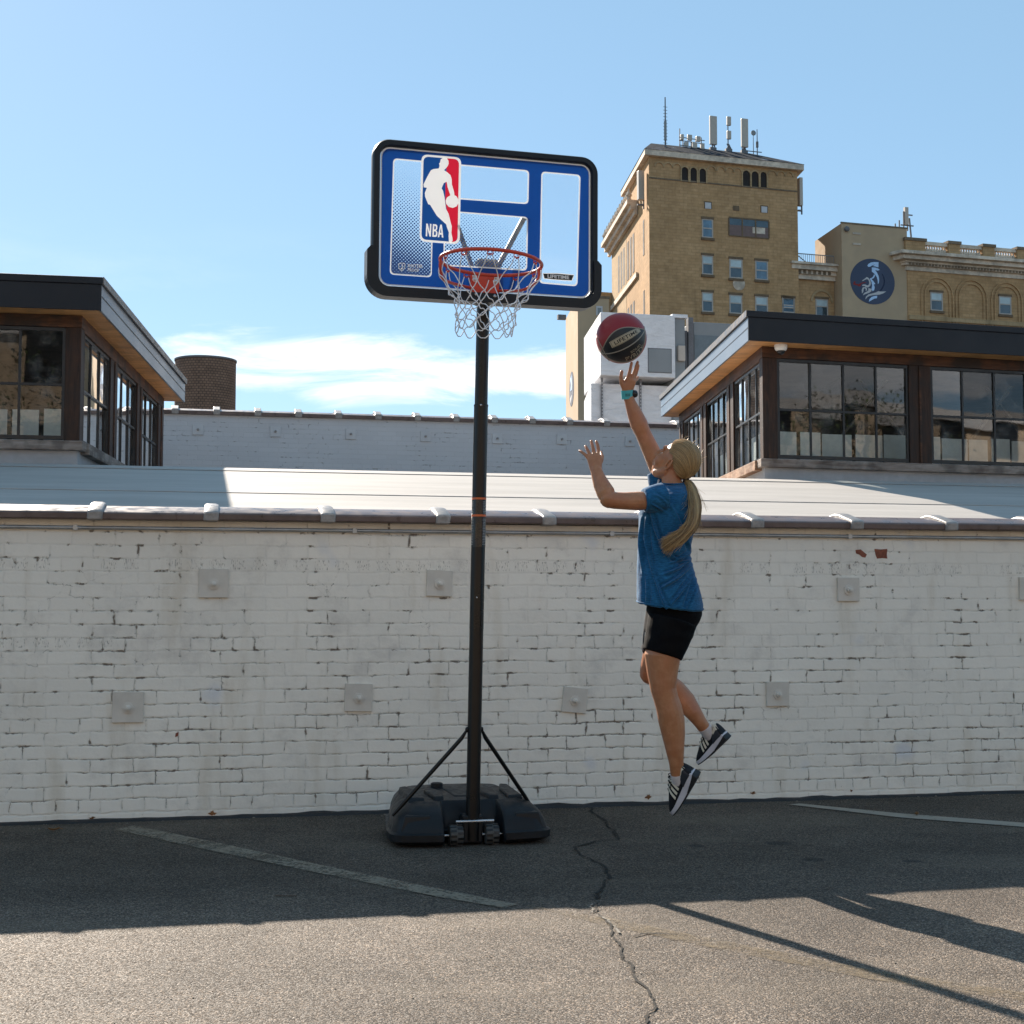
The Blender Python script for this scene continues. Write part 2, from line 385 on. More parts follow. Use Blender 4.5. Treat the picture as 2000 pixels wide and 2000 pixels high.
M['crackfill'] = mat_worn('crack_dirt', (.026, .024, .021), .60, 35, .05)
M['crackpale'] = mat_worn('crack_pale_stone', (.26, .24, .21), .56, 40, .05)
M['coping'] = plain('brown_glazed_clay', (.125, .092, .086), .36, var=.25, scale=14, bump=.001, spec=.45)
M['cap'] = plain('grey_glazed_clay', (.27, .255, .245), .42, var=.25, scale=40, bump=.003)
M['plate'] = plain('painted_steel_plate', (.60, .57, .515), .5, var=.12, scale=9, bump=.002)
M['farplate'] = plain('far_painted_plate', (.47, .475, .485), .6, var=.08, scale=9); M['rust'] = plain('rust', (.20, .09, .035), .85, var=.4, scale=40, bump=.004)
M['redbrick'] = plain('bare_red_brick', (.22, .075, .045), .9, var=.35, scale=60, bump=.005)
M['pipe'] = plain('galvanised_pipe', (.42, .44, .45), .45, metal=.7, var=.2, scale=15)
def mat_roof():
    t = NT('white_roof_membrane'); p = t.co(); n = t.noise(t.mapping(p, (.35, 2.5, 1)), 1.4, 6, .62); n2 = t.noise(p, 9, 4)
    f = t.rmp(n, .3, .7, .86, 1.05); c = t.mix(1.0, (.42, .395, .37), t.comb(f, f, f), 'MULTIPLY')
    return t.fin(col=c, rough=.75, nrm=t.bump(t.math('ADD', n, t.math('MULTIPLY', n2, .2)), .3, .02), spec=.2)
M['roof'] = mat_roof()
M['seam'] = plain('roof_seam', (.37, .348, .328), .6)
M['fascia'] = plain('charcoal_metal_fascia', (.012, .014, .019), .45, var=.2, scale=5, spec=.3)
M['fascia_side'] = plain('sky_toned_fascia', (.20, .225, .26), .32, metal=.6, var=.05, scale=1.5, spec=.8, rv=.03)  # charcoal fascia again, sky reflection painted in as a lighter blue-grey
M['drip'] = plain('metal_drip_edge', (.16, .13, .11), .4, metal=.5)
def mat_wood(name, a, b, scale=(1.2, 1.2, 14), rough=.6, dirt=.0):
    t = NT(name); p = t.co(); n = t.noise(t.mapping(p, scale), 3.0, 6, .65, dist=.4); n2 = t.noise(p, 5, 4); n3 = t.noise(p, 1.4, 4)
    c = t.mix(t.rmp(n, .3, .7), a, b)
    if dirt: c = t.mix(t.math('MULTIPLY', t.rmp(t.math('ADD', n2, t.math('MULTIPLY', n3, .6)), .72, .95), dirt), c, (.02, .016, .014))
    return t.fin(col=c, rough=rough, nrm=t.bump(n, .5, .006), spec=.3)
M['darkwood'] = mat_wood('dark_stained_wood', (.018, .009, .006), (.055, .024, .013), (9, 9, 1.0), .55, .5)
M['beam'] = mat_wood('stained_beam', (.05, .021, .011), (.12, .052, .026), (1, 1, 9), .6, .85)
M['soffit'] = mat_wood('warm_soffit_boards', (.42, .19, .065), (.62, .31, .115), (.8, 7, 7), .5, .25)
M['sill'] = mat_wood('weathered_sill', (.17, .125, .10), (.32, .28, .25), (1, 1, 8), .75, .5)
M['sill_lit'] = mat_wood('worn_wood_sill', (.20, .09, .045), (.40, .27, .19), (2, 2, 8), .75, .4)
M['curb'] = plain('grey_stucco_curb', (.40, .40, .41), .8, var=.1, scale=12, bump=.004)
M['steel'] = plain('black_window_steel', (.010, .011, .013), .4, var=.3)
def mat_glass(name, tint, dirt=.05):
    t = NT(name); t.t.nodes.remove(t.b)
    tr = t.n('ShaderNodeBsdfTransparent', Color=tint); gl = t.n('ShaderNodeBsdfGlossy', Color=(1, 1, 1), Roughness=.015)
    p = t.co(); wob = t.bump(t.noise(p, 1.6, 2), .03, .02); t.set(gl.inputs['Normal'], wob)
    fr = t.n('ShaderNodeFresnel', IOR=1.52); mx = t.n('ShaderNodeMixShader'); t.set(mx.inputs[0], t.math('MULTIPLY', fr.outputs[0], 1.15, True)); t.set(mx.inputs[1], tr.outputs[0]); t.set(mx.inputs[2], gl.outputs[0])
    df = t.n('ShaderNodeBsdfDiffuse', Color=(.5, .5, .48)); m2 = t.n('ShaderNodeMixShader'); t.set(m2.inputs[0], t.math('MULTIPLY', t.rmp(t.noise(p, 5, 5), .45, .8), dirt)); t.set(m2.inputs[1], mx.outputs[0]); t.set(m2.inputs[2], df.outputs[0])
    t.set(t.out.inputs['Surface'], m2.outputs[0]); return t.m
M['glass'] = mat_glass('window_glass', (.80, .84, .83), .22)
M['panel'] = plain('pale_inner_panel', (.80, .83, .82), .5, var=.06)
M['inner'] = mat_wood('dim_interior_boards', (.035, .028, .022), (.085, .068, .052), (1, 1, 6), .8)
M['truss'] = plain('pale_truss_timber', (.16, .14, .115), .7, var=.2)
# ================================================================== ground
g = MB()
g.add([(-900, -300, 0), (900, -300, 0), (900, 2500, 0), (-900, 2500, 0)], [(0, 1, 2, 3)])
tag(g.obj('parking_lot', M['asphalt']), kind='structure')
def ground_strip(name, pts, mat, z=.004):
    m = MB(); m.sheet([[(p.x, p.y) for p in (on_ground(a, b) for a, b in pts)]], lambda x, y: (x, y, z)); return tag(m.obj(name, mat), kind='structure')
ground_strip('painted_line', [(224, 1622), (262, 1614), (420, 1646), (640, 1694), (880, 1742), (1010, 1768), (985, 1775), (860, 1754), (600, 1702), (400, 1660)], M['line_old'])
ground_strip('painted_line', [(1540, 1572.5), (1562, 1570.5), (1760, 1590), (2060, 1613), (2060, 1621), (1760, 1598)], M['line'])
ground_strip('faded_line', [(1020, 1768), (1200, 1796), (1420, 1840), (1700, 1895), (2060, 1948), (2060, 1966), (1700, 1914), (1400, 1854), (1180, 1808)], M['dust_line'], .003)
def crack(pts, mat, wd, name='pavement_crack', z=.0045):
    m = MB(); P = [on_ground(a, b) for a, b in pts]; fine = []
    for i in range(len(P)-1):
        for k in range(6):
            q = P[i].lerp(P[i+1], k/6); n = mnoise.noise_vector(q*7)*.022+mnoise.noise_vector(q*30)*.016; fine.append(Vector((q.x+n.x, q.y+n.y, z)))
    L = []; Rr = []
    for i, q in enumerate(fine):
        t = (fine[min(i+1, len(fine)-1)]-fine[max(i-1, 0)]).normalized(); n = Vector((-t.y, t.x, 0)); ww = wd*(.35+1.1*abs(mnoise.noise(q*7)))
        L.append(q+n*ww); Rr.append(q-n*ww)
    k = len(fine); m.add(L+Rr, [(i, i+1, k+i+1, k+i) for i in range(k-1)]); return tag(m.obj(name, mat), kind='structure')
crack([(1150, 1578), (1172, 1598), (1196, 1620), (1208, 1640), (1165, 1643), (1125, 1655), (1140, 1672), (1178, 1690), (1188, 1712), (1172, 1742), (1163, 1762)], M['crackfill'], .011)
crack([(1163, 1766), (1172, 1786), (1190, 1806), (1204, 1838), (1205, 1862), (1232, 1892), (1262, 1930), (1284, 1962), (1266, 1985), (1250, 2010)], M['crackfill'], .008)
crack([(1154, 1768), (1166, 1788), (1192, 1802), (1212, 1830)], M['crackpale'], .008, 'pale_crack_edge', .006)
crack([(1208, 1834), (1260, 1824), (1330, 1826)], M['crackfill'], .006)
# ================================================================== front wall
b0, b1 = on_ground(0, 1611), on_ground(2000, 1548)
A_W = math.atan2(b1.y-b0.y, b1.x-b0.x)
tt = on_ground(1000, 1580); o_ = b0+(b1-b0)*((0-b0.x)/(b1.x-b0.x))
FW = Frame(Vector((0, o_.y, 0)), A_W)
ZW = 1.625
wall = thing('brick_wall', 'low white painted brick wall with brown clay coping behind the basketball hoop', 'wall', FW.o, FW.a)
mw = MB()
S0, S1 = -7.0, 9.5
mw.box(S0, S1, 0, .33, -.2, ZW+.0105); mw.obj('brick_face', M['wall'], wall)
# rough tar bead where the asphalt meets the brick
tb = MB(); rr = []
for i in range(221):
    s = S0+(S1-S0)*i/220; h = .012+.022*abs(mnoise.noise(Vector((s*2.3, 1, 0))))+.012*abs(mnoise.noise(Vector((s*9, 5, 0)))); wdt = .05+.03*mnoise.noise(Vector((s*3.1, 9, 0)))
    rr.append([FW.wor(s, .01, -.02), FW.wor(s, -wdt, -.02), FW.wor(s, -wdt*.75, h*.45), FW.wor(s, -.016, h), FW.wor(s, .01, h)])
tb.rings(rr); tag(tb.obj('tar_edge', M['tar'], smooth=60), kind='structure')
# coping tiles
prof = [(-.055, ZW+.011), (-.075, ZW+.011), (-.078, ZW+.048), (-.062, ZW+.057), (.10, ZW+.094), (.165, ZW+.101), (.23, ZW+.094), (.39, ZW+.056), (.405, ZW+.048), (.40, ZW+.011), (.38, ZW+.011)]
def prof_ring(s, grow=0.0):
    cx, cz = .165, ZW+.03
    return [Vector((s, cx+(d-cx)*(1+grow*3), cz+(z-cz)*(1+grow*8)+ (0 if grow == 0 else 0))) for d, z in prof]
capx = [186, 412, 640, 863, 1071, 1275, 1475, 1669, 1853]
caps = [FW.pix(p, 985, -.05).x for p in capx]
while caps[0] > S0+.7: caps.insert(0, caps[0]-.625)
while caps[-1] < S1-.7: caps.append(caps[-1]+.63)
for i in range(len(caps)-1):
    m = MB(); a, b = caps[i]+.004, caps[i+1]-.004; dz = random.uniform(-.004, .004); tl = random.uniform(-.004, .004)
    rg = [prof_ring(a+(b-a)*k/3) for k in range(4)]
    for r_ in rg:
        for v in r_: v.z += dz if v.z > ZW+.01 else 0; v.y += tl
    m.rings(rg); m.obj('coping_tile', M['coping'], wall, smooth=35, bevel=.006)
for c in caps:
    m = MB(); hw = .041; sk = random.uniform(-.012, .012)
    m.rings([[p+Vector((sk*(p.z-ZW)/.1, 0, 0)) for p in prof_ring(c-hw, .022)], [p+Vector((sk*(p.z-ZW)/.1, 0, 0)) for p in prof_ring(c-hw*.55, .034)], [p+Vector((sk*(p.z-ZW)/.1, 0, 0)) for p in prof_ring(c+hw*.55, .034)], [p+Vector((sk*(p.z-ZW)/.1, 0, 0)) for p in prof_ring(c+hw, .022)]])
    m.obj('coping_joint_cap', M['cap'], wall, smooth=50, bevel=.006)
# conduit
m = MB(); zc = ZW-.034
m.tube([(S0, -.016, zc), (S1, -.016, zc)], .0105, 10)
s = S0
while s < S1: m.box(s-.012, s+.012, -.03, .002, zc-.014, zc+.014); s += 1.52
m.obj('conduit_pipe', M['pipe'], wall, smooth=40)
# anchor plates
for (px, py, w_, rot) in ((417, 1139, .160, 0), (858, 1139, .150, 2), (250, 1381, .166, .5), (700, 1362, .156, 1.5), (1122, 1367, .146, 6), (1656, 1151, .144, 0), (1518, 1355, .146, 0), (2010, 1150, .144, 1)):
    c = FW.pix(px, py, -.004); e = Matrix.Rotation(R(rot), 3, 'Y'); h = w_/2
    m = MB(); m.hexa(c+e@Vector((-h, -.012, -h)), e@Vector((w_, 0, 0)), (0, .022, 0), e@Vector((0, 0, w_)))
    pl = m.obj('anchor_plate', M['plate'], wall, bevel=.002, org=c)
    b = MB(); b.lathe([(.032, 0), (.032, .007), (.017, .008), (.017, .022), (.011, .023), (.010, .038), (.004, .040)], (0, -.012, -.004), (0, -1, 0), 6 if py > 1200 else 12)
    b.obj('bolt', M['plate'], pl, smooth=30)
for poly in (((1671, 1074), (1681, 1073), (1688, 1079), (1693, 1083), (1690, 1089), (1684, 1088), (1678, 1083), (1672, 1081)), ((1708, 1072), (1720, 1073), (1733, 1072), (1732, 1083), (1733, 1091), (1723, 1090), (1713, 1091), (1710, 1083)), ((343, 1432), (349, 1430), (348, 1437), (342, 1440))):
    loop = [(c.x, c.z) for c in (FW.pix(px, py, -.0015) for px, py in poly)]
    m = MB(); m.prism(loop, lambda x, y: Vector((x, -.0025, y)), lambda x, y: Vector((x, .004, y))); m.obj('bare_brick_patch', M['redbrick'], wall)
for (px, py, w_) in ((1267, 1556, .03), (1472, 1549, .022), (1663, 1544, .014), (612, 1590, .02), (415, 1588, .025), (180, 1598, .02)):
    c = FW.pix(px, py, 0); loop = [(c.x+w_*(.25+.85*random.random())*math.cos(2*PI*k/14), c.z+.55*w_*(.25+.95*random.random())*math.sin(2*PI*k/14)) for k in range(14)]
    m = MB(); m.prism(loop, lambda x, y: Vector((x, -.003, y)), lambda x, y: Vector((x, .004, y))); m.obj('rust_patch', M['rust'], wall)
# ================================================================== bowed white roof
DC, ZC, KR = 7.5, 2.56, .0163
def zroof(d): return 1.44+.195*d if d < 4.5 else 2.3175+.195*(d-4.5)-(.05 if d < 6.45 else .05)*(d-4.5)**2 if d < 6.45 else 2.5076-.012*(d-6.45)**2
roof = thing('bowed_roof', 'white membrane bowed roof rising behind the low brick wall', 'roof', FW.o, FW.a)
m = MB(); NR = 40; ds = [.34+ (14.2-.34)*k/NR for k in range(NR+1)]
m.rings([[Vector((s, d, zroof(d))) for d in ds]+[Vector((s, d, -.1)) for d in (ds[-1], ds[0])] for s in (-16, -8, 0, 8, 16, 24)]); m.obj('membrane', M['roof'], roof, smooth=40)
for d in (3.05, 4.75):
    m = MB(); m.rings([[Vector((s, d-.012, zroof(d-.012)+.002)), Vector((s, d-.012, zroof(d)+.004)), Vector((s, d+.03, zroof(d+.03)+.004)), Vector((s, d+.03, zroof(d+.03)-.002))] for s in (-15.5, 23.5)]); m.obj('roof_seam', M['seam'], roof)
# ================================================================== roof monitors
def monitor(name, label, PC, ef, es, sgn, Lf, Ls, fwin, swin, npf, nps, side_mat):
    """PC post corner; ef along the facade away from the corner; es receding; fwin/swin window spans (metres) along them"""
    ef = Vector(ef).normalized(); es = Vector(es).normalized()
    th = thing(name, label, 'roof monitor', (PC.x, PC.y, 2.4))
    O = Vector((PC.x, PC.y, 0)); B = Vector((PC.x, PC.y, 2.4))
    def P(a, b, z): return O+ef*a+es*b+Vector((0, 0, z))-B
    def blk(mb, a0, a1, b0, b1, z0, z1): mb.hexa(P(a0, b0, z0), ef*(a1-a0), es*(b1-b0), (0, 0, z1-z0))
    ZS0, ZS, ZH, ZE = 2.60, 2.69, 3.75, 3.862
    m = MB(); blk(m, .02, Lf, .03, .14, 1.4, ZS0); m.obj('front_curb', M['curb'], th)
    m = MB(); blk(m, .02, .13, .141, Ls, 1.4, ZS0); m.obj('side_curb', M['curb'], th)
    m = MB(); blk(m, -.035, Lf, -.035, .16, ZS0, ZS); m.obj('front_sill', M['sill'], th, bevel=.008)
    m = MB(); blk(m, -.06, .16, .161, Ls, ZS0-.02, ZS-.004); m.obj('side_sill', side_mat, th, bevel=.008)
    # beams over the windows, posts between them
    m = MB(); blk(m, -.004, Lf, -.004, .15, ZH, ZE); m.obj('front_beam', M['beam'], th, bevel=.004)
    m = MB(); blk(m, -.002, .15, .151, Ls, ZH-.02, ZE); m.obj('side_beam', M['beam'], th, bevel=.004)
    def posts(wins, L, front):
        edges = [0]; 
        for a, b in wins: edges += [a, b]
        edges.append(L)
        for i in range(0, len(edges), 2):
            a, b = edges[i], edges[i+1]
            if not front and i == 0: a = .151
            if b-a < .02: continue
            m = MB()
            if front: blk(m, a, b, 0, .15, ZS, ZH)
            else: blk(m, 0, .15, a, b, ZS-.004, ZH-.02)
            p = m.obj('post', M['darkwood'], th, bevel=.006)
            if b-a > .2:
                m = MB(); c_ = (a+b)/2
                if front: blk(m, c_-.012, c_+.012, -.012, -.0005, ZS+.01, ZH-.01)
                else: blk(m, -.012, -.0005, c_-.012, c_+.012, ZS+.01, ZH-.03)
                m.obj('post_trim', M['beam'], p)
    posts(fwin, Lf, True); posts(swin, Ls, False)
    def window(a, b, front, n):
        z0, z1 = (ZS+.012, ZH-.004) if front else (ZS, ZH-.024); fr = MB(); fw = .022; d0, d1 = .018, .062
        def bb(u0, u1, w0, w1, e=0):
            if front: blk(fr, u0, u1, d0-e, d1+e, w0, w1)
            else: blk(fr, d0-e, d1+e, u0, u1, w0, w1)
        bb(a, a+fw*1.3, z0, z1); bb(b-fw*1.3, b, z0, z1); bb(a+fw*1.3, b-fw*1.3, z0, z0+fw*1.6); bb(a+fw*1.3, b-fw*1.3, z1-fw*1.4, z1)
        mid = (z0+z1)/2-.01; bb(a+fw, b-fw, mid-.011, mid+.011, -.004)
        for k in range(1, n): c_ = a+(b-a)*k/n; bb(c_-.011, c_+.011, z0+fw, z1-fw, -.008)
        f = fr.obj('window', M['steel'], th)
        pm = MB()
        for k in range(n):
            for zz0, zz1 in ((z0, mid), (mid, z1)):
                u0, u1 = a+(b-a)*k/n, a+(b-a)*(k+1)/n; tw = Vector((random.uniform(-.003, .003), random.uniform(-.003, .003), 0))
                q = [P(u0, .04, zz0), P(u1, .04, zz0), P(u1, .04, zz1), P(u0, .04, zz1)] if front else [P(.04, u0, zz0), P(.04, u1, zz0), P(.04, u1, zz1), P(.04, u0, zz1)]
                q[2] = q[2]+tw; q[3] = q[3]+tw; pm.add(q, [(0, 1, 2, 3)])
        pm.obj('panes', M['glass'], f)
    for a, b in fwin: window(a, b, True, npf)
    for a, b in swin: window(a, b, False, nps)
    # roof slab: soffit boards, fascia, drip edge
    OH, OS = .30, .225
    m = MB(); blk(m, -OS+.02, Lf+.3, -OH+.02, Ls+.28, ZE+.001, ZE+.022); m.obj('soffit', M['soffit'], th)
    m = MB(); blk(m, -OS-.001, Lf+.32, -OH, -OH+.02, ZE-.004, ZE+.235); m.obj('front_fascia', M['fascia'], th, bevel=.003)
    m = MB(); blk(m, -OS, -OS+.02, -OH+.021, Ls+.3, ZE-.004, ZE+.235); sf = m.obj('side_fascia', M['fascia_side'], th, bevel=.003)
    m = MB(); blk(m, -OS-.004, -OS-.0008, -OH+.03, Ls+.3, ZE+.125, ZE+.133); m.obj('fascia_groove', M['steel'], sf)
    m = MB(); blk(m, -OS-.014, Lf+.34, -OH-.014, Ls+.32, ZE+.236, ZE+.302); m.obj('roof_cap', M['fascia'], th, bevel=.006)
    m = MB(); blk(m, -OS-.022, -OS-.0145, -OH+.0, Ls+.32, ZE+.240, ZE+.306); m.obj('drip_edge', M['drip'], th)
    # inside: pale boards at the foot of the glass, sloping timbers, dim back wall and ceiling
    for s0, L, front in ((.2, Lf, True),):
        a = s0
        while a < L-.4:
            wd = random.choice((.30, .33, .36, .24)); m = MB(); blk(m, a, a+wd, .55, .57, ZS-.25, ZS+.36+random.uniform(-.01, .01)); m.obj('pale_board', M['panel'], th); a += wd+random.choice((.02, .03, .05))
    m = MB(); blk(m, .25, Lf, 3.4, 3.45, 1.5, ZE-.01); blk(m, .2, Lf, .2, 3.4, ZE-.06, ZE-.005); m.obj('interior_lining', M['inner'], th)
    m = MB(); a = .6
    while a < Lf:
        q0, q1 = P(a, 1.0, 2.4), P(a+1.3, 1.3, ZE-.06); t_ = .035; m.hexa(q0, ef*t_, es*.08, q1-q0); m.hexa(P(a+2.1, 1.15, 2.4), ef*t_, es*.08, P(a+.95, 1.35, ZE-.06)-P(a+2.1, 1.15, 2.4)); a += 1.7
    m.obj('inner_truss', M['truss'], th)
    m = MB(); blk(m, .14, Lf+.2, .141, Ls, 1.5, 1.52); m.obj('inner_floor', M['inner'], th)
    a = .5
    while a < Ls-.5:
        wd = random.choice((.40, .48, .36)); m = MB(); blk(m, .165, .185, a, a+wd, ZS-.25, ZS+.36); m.obj('pale_board', M['panel'], th); a += wd+.04
    m = MB(); blk(m, 1.3, 1.36, 1.3, Ls-.11, 1.53, ZE-.07); m.obj('sun_blocking_partition', M['inner'], th)  # added partition that stops sun crossing the glass, shaping the roof shadow
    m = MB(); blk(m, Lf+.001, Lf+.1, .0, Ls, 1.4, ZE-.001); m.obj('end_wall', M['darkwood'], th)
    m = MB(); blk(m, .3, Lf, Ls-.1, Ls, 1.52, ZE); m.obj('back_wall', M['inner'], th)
    return th, P, B
def span(pxs, py, p0, n, o, e):
    out = []
    for a, b in pxs:
        out.append(tuple((on_plane(q, py, p0, n)-o).dot(e) for q in (a, b)))
    return out
# right monitor
PR = at(1488.6, 673, 14.71); efR = Vector((math.cos(R(16.2)), math.sin(R(16.2)), 0)); esR = Vector((-.047, 1, 0)).normalized()
nF = Vector((-efR.y, efR.x, 0)); nS = Vector((esR.y, -esR.x, 0))
fw = span([(1519, 1776), (1819, 2066), (2110, 2360)], 800, PR, nF, PR, efR)
sw = span([(1486, 1432), (1418.5, 1378), (1367, 1333)], 800, PR, nS, PR, esR)
mr, PRf, BR_ = monitor('roof_monitor', 'dark glazed roof monitor at the right with a domed camera under its corner', PR, efR, esR, 1, 5.6, 5.3, fw, sw, 4, 4, M['sill_lit'])
# left monitor
PL = at(160, 611.6, 13.14); efL = Vector((-math.cos(R(10.5)), -math.sin(R(10.5)), 0)); esL = Vector((-.098, 1, 0)).normalized()
nF = Vector((-efL.y, efL.x, 0)); nS = Vector((esL.y, -esL.x, 0))
fw = span([(126, -55), (-90, -270), (-310, -500)], 750, PL, nF, PL, efL)
sw = span([(165, 216.5), (230, 269.5), (280, 311)], 750, PL, nS, PL, esL)
ml, PLf, BL_ = monitor('roof_monitor', 'dark glazed roof monitor at the left edge with no camera under its eave', PL, efL, esL, -1, 7.5, 5.3, fw, sw, 2, 3, M['sill'])
# security camera
M['whiteplastic'] = plain('white_plastic', (.72, .70, .66), .4, var=.05); M['smoke'] = plain('smoked_dome', (.01, .01, .012), .08)
pc = at(1525, 668, 14.62); sc_ = thing('security_camera', 'small white dome camera under the right roof monitor eave', 'camera', (pc.x, pc.y, 3.862))
m = MB(); m.lathe([(.066, 0), (.068, -.012), (.066, -.035), (.058, -.055), (.047, -.064)], (0, 0, 0), (0, 0, 1), 24); m.obj('housing', M['whiteplastic'], sc_, smooth=50)
m = MB(); m.ell((0, 0, -.062), (.045, .045, .042)); m.obj('dome', M['smoke'], sc_, smooth=180)
# ================================================================== far white wall
fo = at(1000, 900, 22.3); FF = Frame(Vector((0, 22.3, 0)), A_W)
zf = FF.pix(660, 805).z
farw = thing('brick_wall', 'distant shaded white brick parapet beyond the bowed roof', 'wall', FF.o, FF.a)
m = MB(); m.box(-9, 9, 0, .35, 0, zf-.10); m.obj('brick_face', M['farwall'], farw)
pf = [(-.05, 0), (-.07, .05), (.12, .10), (.30, .10), (.42, .05), (.40, 0)]
k = -8.8
while k < 9:
    m = MB(); m.rings([[Vector((s, d_, zf-.098+z_)) for d_, z_ in pf] for s in (k+.004, k+.604)]); m.obj('coping_tile', M['coping'], farw, smooth=30)
    m = MB(); m.rings([[Vector((s, .17+(d_-.17)*1.06, zf-.10+z_*1.45)) for d_, z_ in pf] for s in (k-.05, k+.05)]); m.obj('coping_joint_cap', M['cap'], farw, smooth=30, bevel=.008); k += .608
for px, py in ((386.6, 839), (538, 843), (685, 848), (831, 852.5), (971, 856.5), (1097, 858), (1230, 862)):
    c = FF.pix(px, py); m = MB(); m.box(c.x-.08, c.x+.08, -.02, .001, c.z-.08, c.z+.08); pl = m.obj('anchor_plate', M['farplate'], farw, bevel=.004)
    m = MB(); m.lathe([(.02, 0), (.018, .03), (.006, .034)], (c.x, -.02, c.z), (0, -1, 0), 8); m.obj('bolt', M['cap'], pl)

# ================================================================== across the street, behind the viewpoint: seen only in the window glass
M['streetbrick'] = plain('pale_street_brick', (.40, .315, .23), .9, var=.25, scale=2); M['bark'] = plain('tree_bark', (.10, .075, .055), .9, var=.3, scale=12, bump=.02)
def mat_leaf():
    t = NT('tree_leaves'); p = t.co(); n = t.noise(p, 1.6, 3); return t.fin(col=t.mix(t.rmp(n, .35, .65), (.035, .065, .018), (.09, .13, .035)), rough=.6)
M['leaf'] = mat_leaf()
sb = thing('street_building', 'pale brick building across the street, facing the white wall', 'building', (4, -24, 0))
m = MB(); m.box(-42, 60, -10, 0, 0, 11); m.obj('brick_walls', M['streetbrick'], sb)
m = MB(); m.box(-42.2, 60.2, -.001, .35, 10.7, 11.4); m.obj('cornice', M['curb'], sb)
for k in range(24):
    for z in (1.2, 5.0, 8.8):
        m = MB(); m.box(-40+k*4.1, -38+k*4.1, .002, .06, z, z+2.4); m.obj('window', M['smoke'], sb)
random.seed(21)
tr0 = None
for (x, y, h, lab) in ((23, -8, 9, 'leafy street tree across from the right roof monitor'), (31, -11, 10, 'tall leafy street tree at the far end of the street building'), (-4.5, -14, 8.5, 'leafy street tree opposite the left roof monitor')):
    tr = thing('street_tree', lab, 'tree', (x, y, 0), random.random()*6)
    m = MB(); m.tube([(0, 0, 0), (.05, 0, h*.25), (0, .1, h*.5), (.1, 0, h*.8)], [.2, .15, .11, .04], 8)
    for k in range(9): a = random.random()*6.28; m.tube([(0, 0, h*(.25+.05*k)), (math.cos(a)*h*.15, math.sin(a)*h*.15, h*(.38+.05*k)), (math.cos(a)*h*.28, math.sin(a)*h*.28, h*(.45+.05*k))], [.08, .05, .02], 6)
    m.obj('trunk', M['bark'], tr, smooth=50); m = MB()
    for k in range(60):
        a = random.random()*6.28; r_ = h*.33*math.sqrt(random.random()); c = Vector((r_*math.cos(a), r_*math.sin(a), h*(.38+.6*random.random()*(1-.5*(r_/(h*.33))**2))))
        for j in range(70):
            q = c+Vector((random.gauss(0, .45), random.gauss(0, .45), random.gauss(0, .32))); u = Vector((random.gauss(0, 1), random.gauss(0, 1), random.gauss(0, .6))).normalized(); v = perp(u)[0]
            m.add([q-u*.09, q+v*.045, q+u*.09, q-v*.045], [(0, 1, 2, 3)])
    m.obj('crown', M['leaf'], tr)
random.seed(7)

M['dryleaf'] = plain('dry_leaf', (.24, .12, .04), .8, var=.3)
for i, (px, py, rot, lab) in enumerate(((105, 1624, .4, 'curled brown leaf on the asphalt left of the painted line'), (1790, 1594, 1.2, 'small curled leaf on the asphalt above the right painted line'))):
    p = on_ground(px, py); t_ = thing('dry_leaf', lab, 'leaf', p, rot); m = MB()
    m.rings([[Vector((x, y*(1-(x/.03)**2)*.8, .006+.008*abs(y/.016)+.01*(x/.03)**2+dz)) for y in (-.016, -.008, 0, .008, .016)] for dz in (0,) for x in (-.028, -.015, 0, .015, .028)], cap=False, closed=False); m.obj('leaf_blade', M['dryleaf'], t_, smooth=60); m = MB(); m.tube([(.027, 0, .015), (.045, .004, .01)], .0015, 5); m.obj('stalk', M['dryleaf'], t_)
p = on_ground(558, 1752); t_ = thing('twig', 'thin curved twig on the shaded asphalt below the left painted line', 'twig', p, .2); m = MB(); m.tube(smooth_path([(-.04, .02, .004), (0, 0, .005), (.045, -.004, .004)], 5), .0022, 5); m.obj('stick', M['bark'], t_)

gm = MB()
for i in range(300):
    if i < 170: s = random.uniform(-3.2, 3.8); q = FW.wor(s, -abs(random.gauss(0, .12))-.05, 0)
    else: q = on_ground(random.uniform(-50, 2050), random.uniform(1640, 2030))
    r = random.choice((.0025, .003, .004, .006) if i < 170 else (.0018, .0022, .003)); gm.ell((q.x, q.y, r*.5), (r*random.uniform(.8, 1.5), r, r*.7), n=5, m=3)
M['grit'] = plain('loose_grit', (.17, .15, .125), .9, var=.6, scale=3)
tag(gm.obj('grit', M['grit']), 'loose grit and small stones scattered over the asphalt', 'grit', kind='stuff')
# ================================================================== distant buildings
def mat_tanbrick(name, a, b, rh=.30):
    t = NT(name); p = t.co(); x, y, z = t.sep(p)
    q = t.comb(t.math('ADD', x, y), z)
    br = t.n('ShaderNodeTexBrick', Vector=q, Scale=1.0); br.inputs['Brick Width'].default_value = .8; br.inputs['Row Height'].default_value = rh; br.inputs['Mortar Size'].default_value = .03
    t.set(br.inputs['Color1'], a); t.set(br.inputs['Color2'], b); t.set(br.inputs['Mortar'], tuple(.75*v for v in a)); br.inputs['Mortar Smooth'].default_value = .5
    n = t.noise(p, .35, 5, .6); n2 = t.noise(p, 2.0, 4); n3 = t.noise(t.mapping(p, (1.2, 1.2, .12)), 1.0, 4)
    f = t.math('MULTIPLY', t.rmp(n, .3, .7, .88, 1.08), t.rmp(n2, .3, .7, .90, 1.08)); f = t.math('MULTIPLY', f, t.rmp(n3, .55, .8, 1.0, .72))
    return t.fin(col=t.mix(1.0, br.outputs['Color'], t.comb(f, f, f), 'MULTIPLY'), rough=.9, nrm=t.bump(n2, .4, .05), spec=.2)
M['tan'] = mat_tanbrick('tan_brick', (.47, .295, .155), (.41, .25, .125))
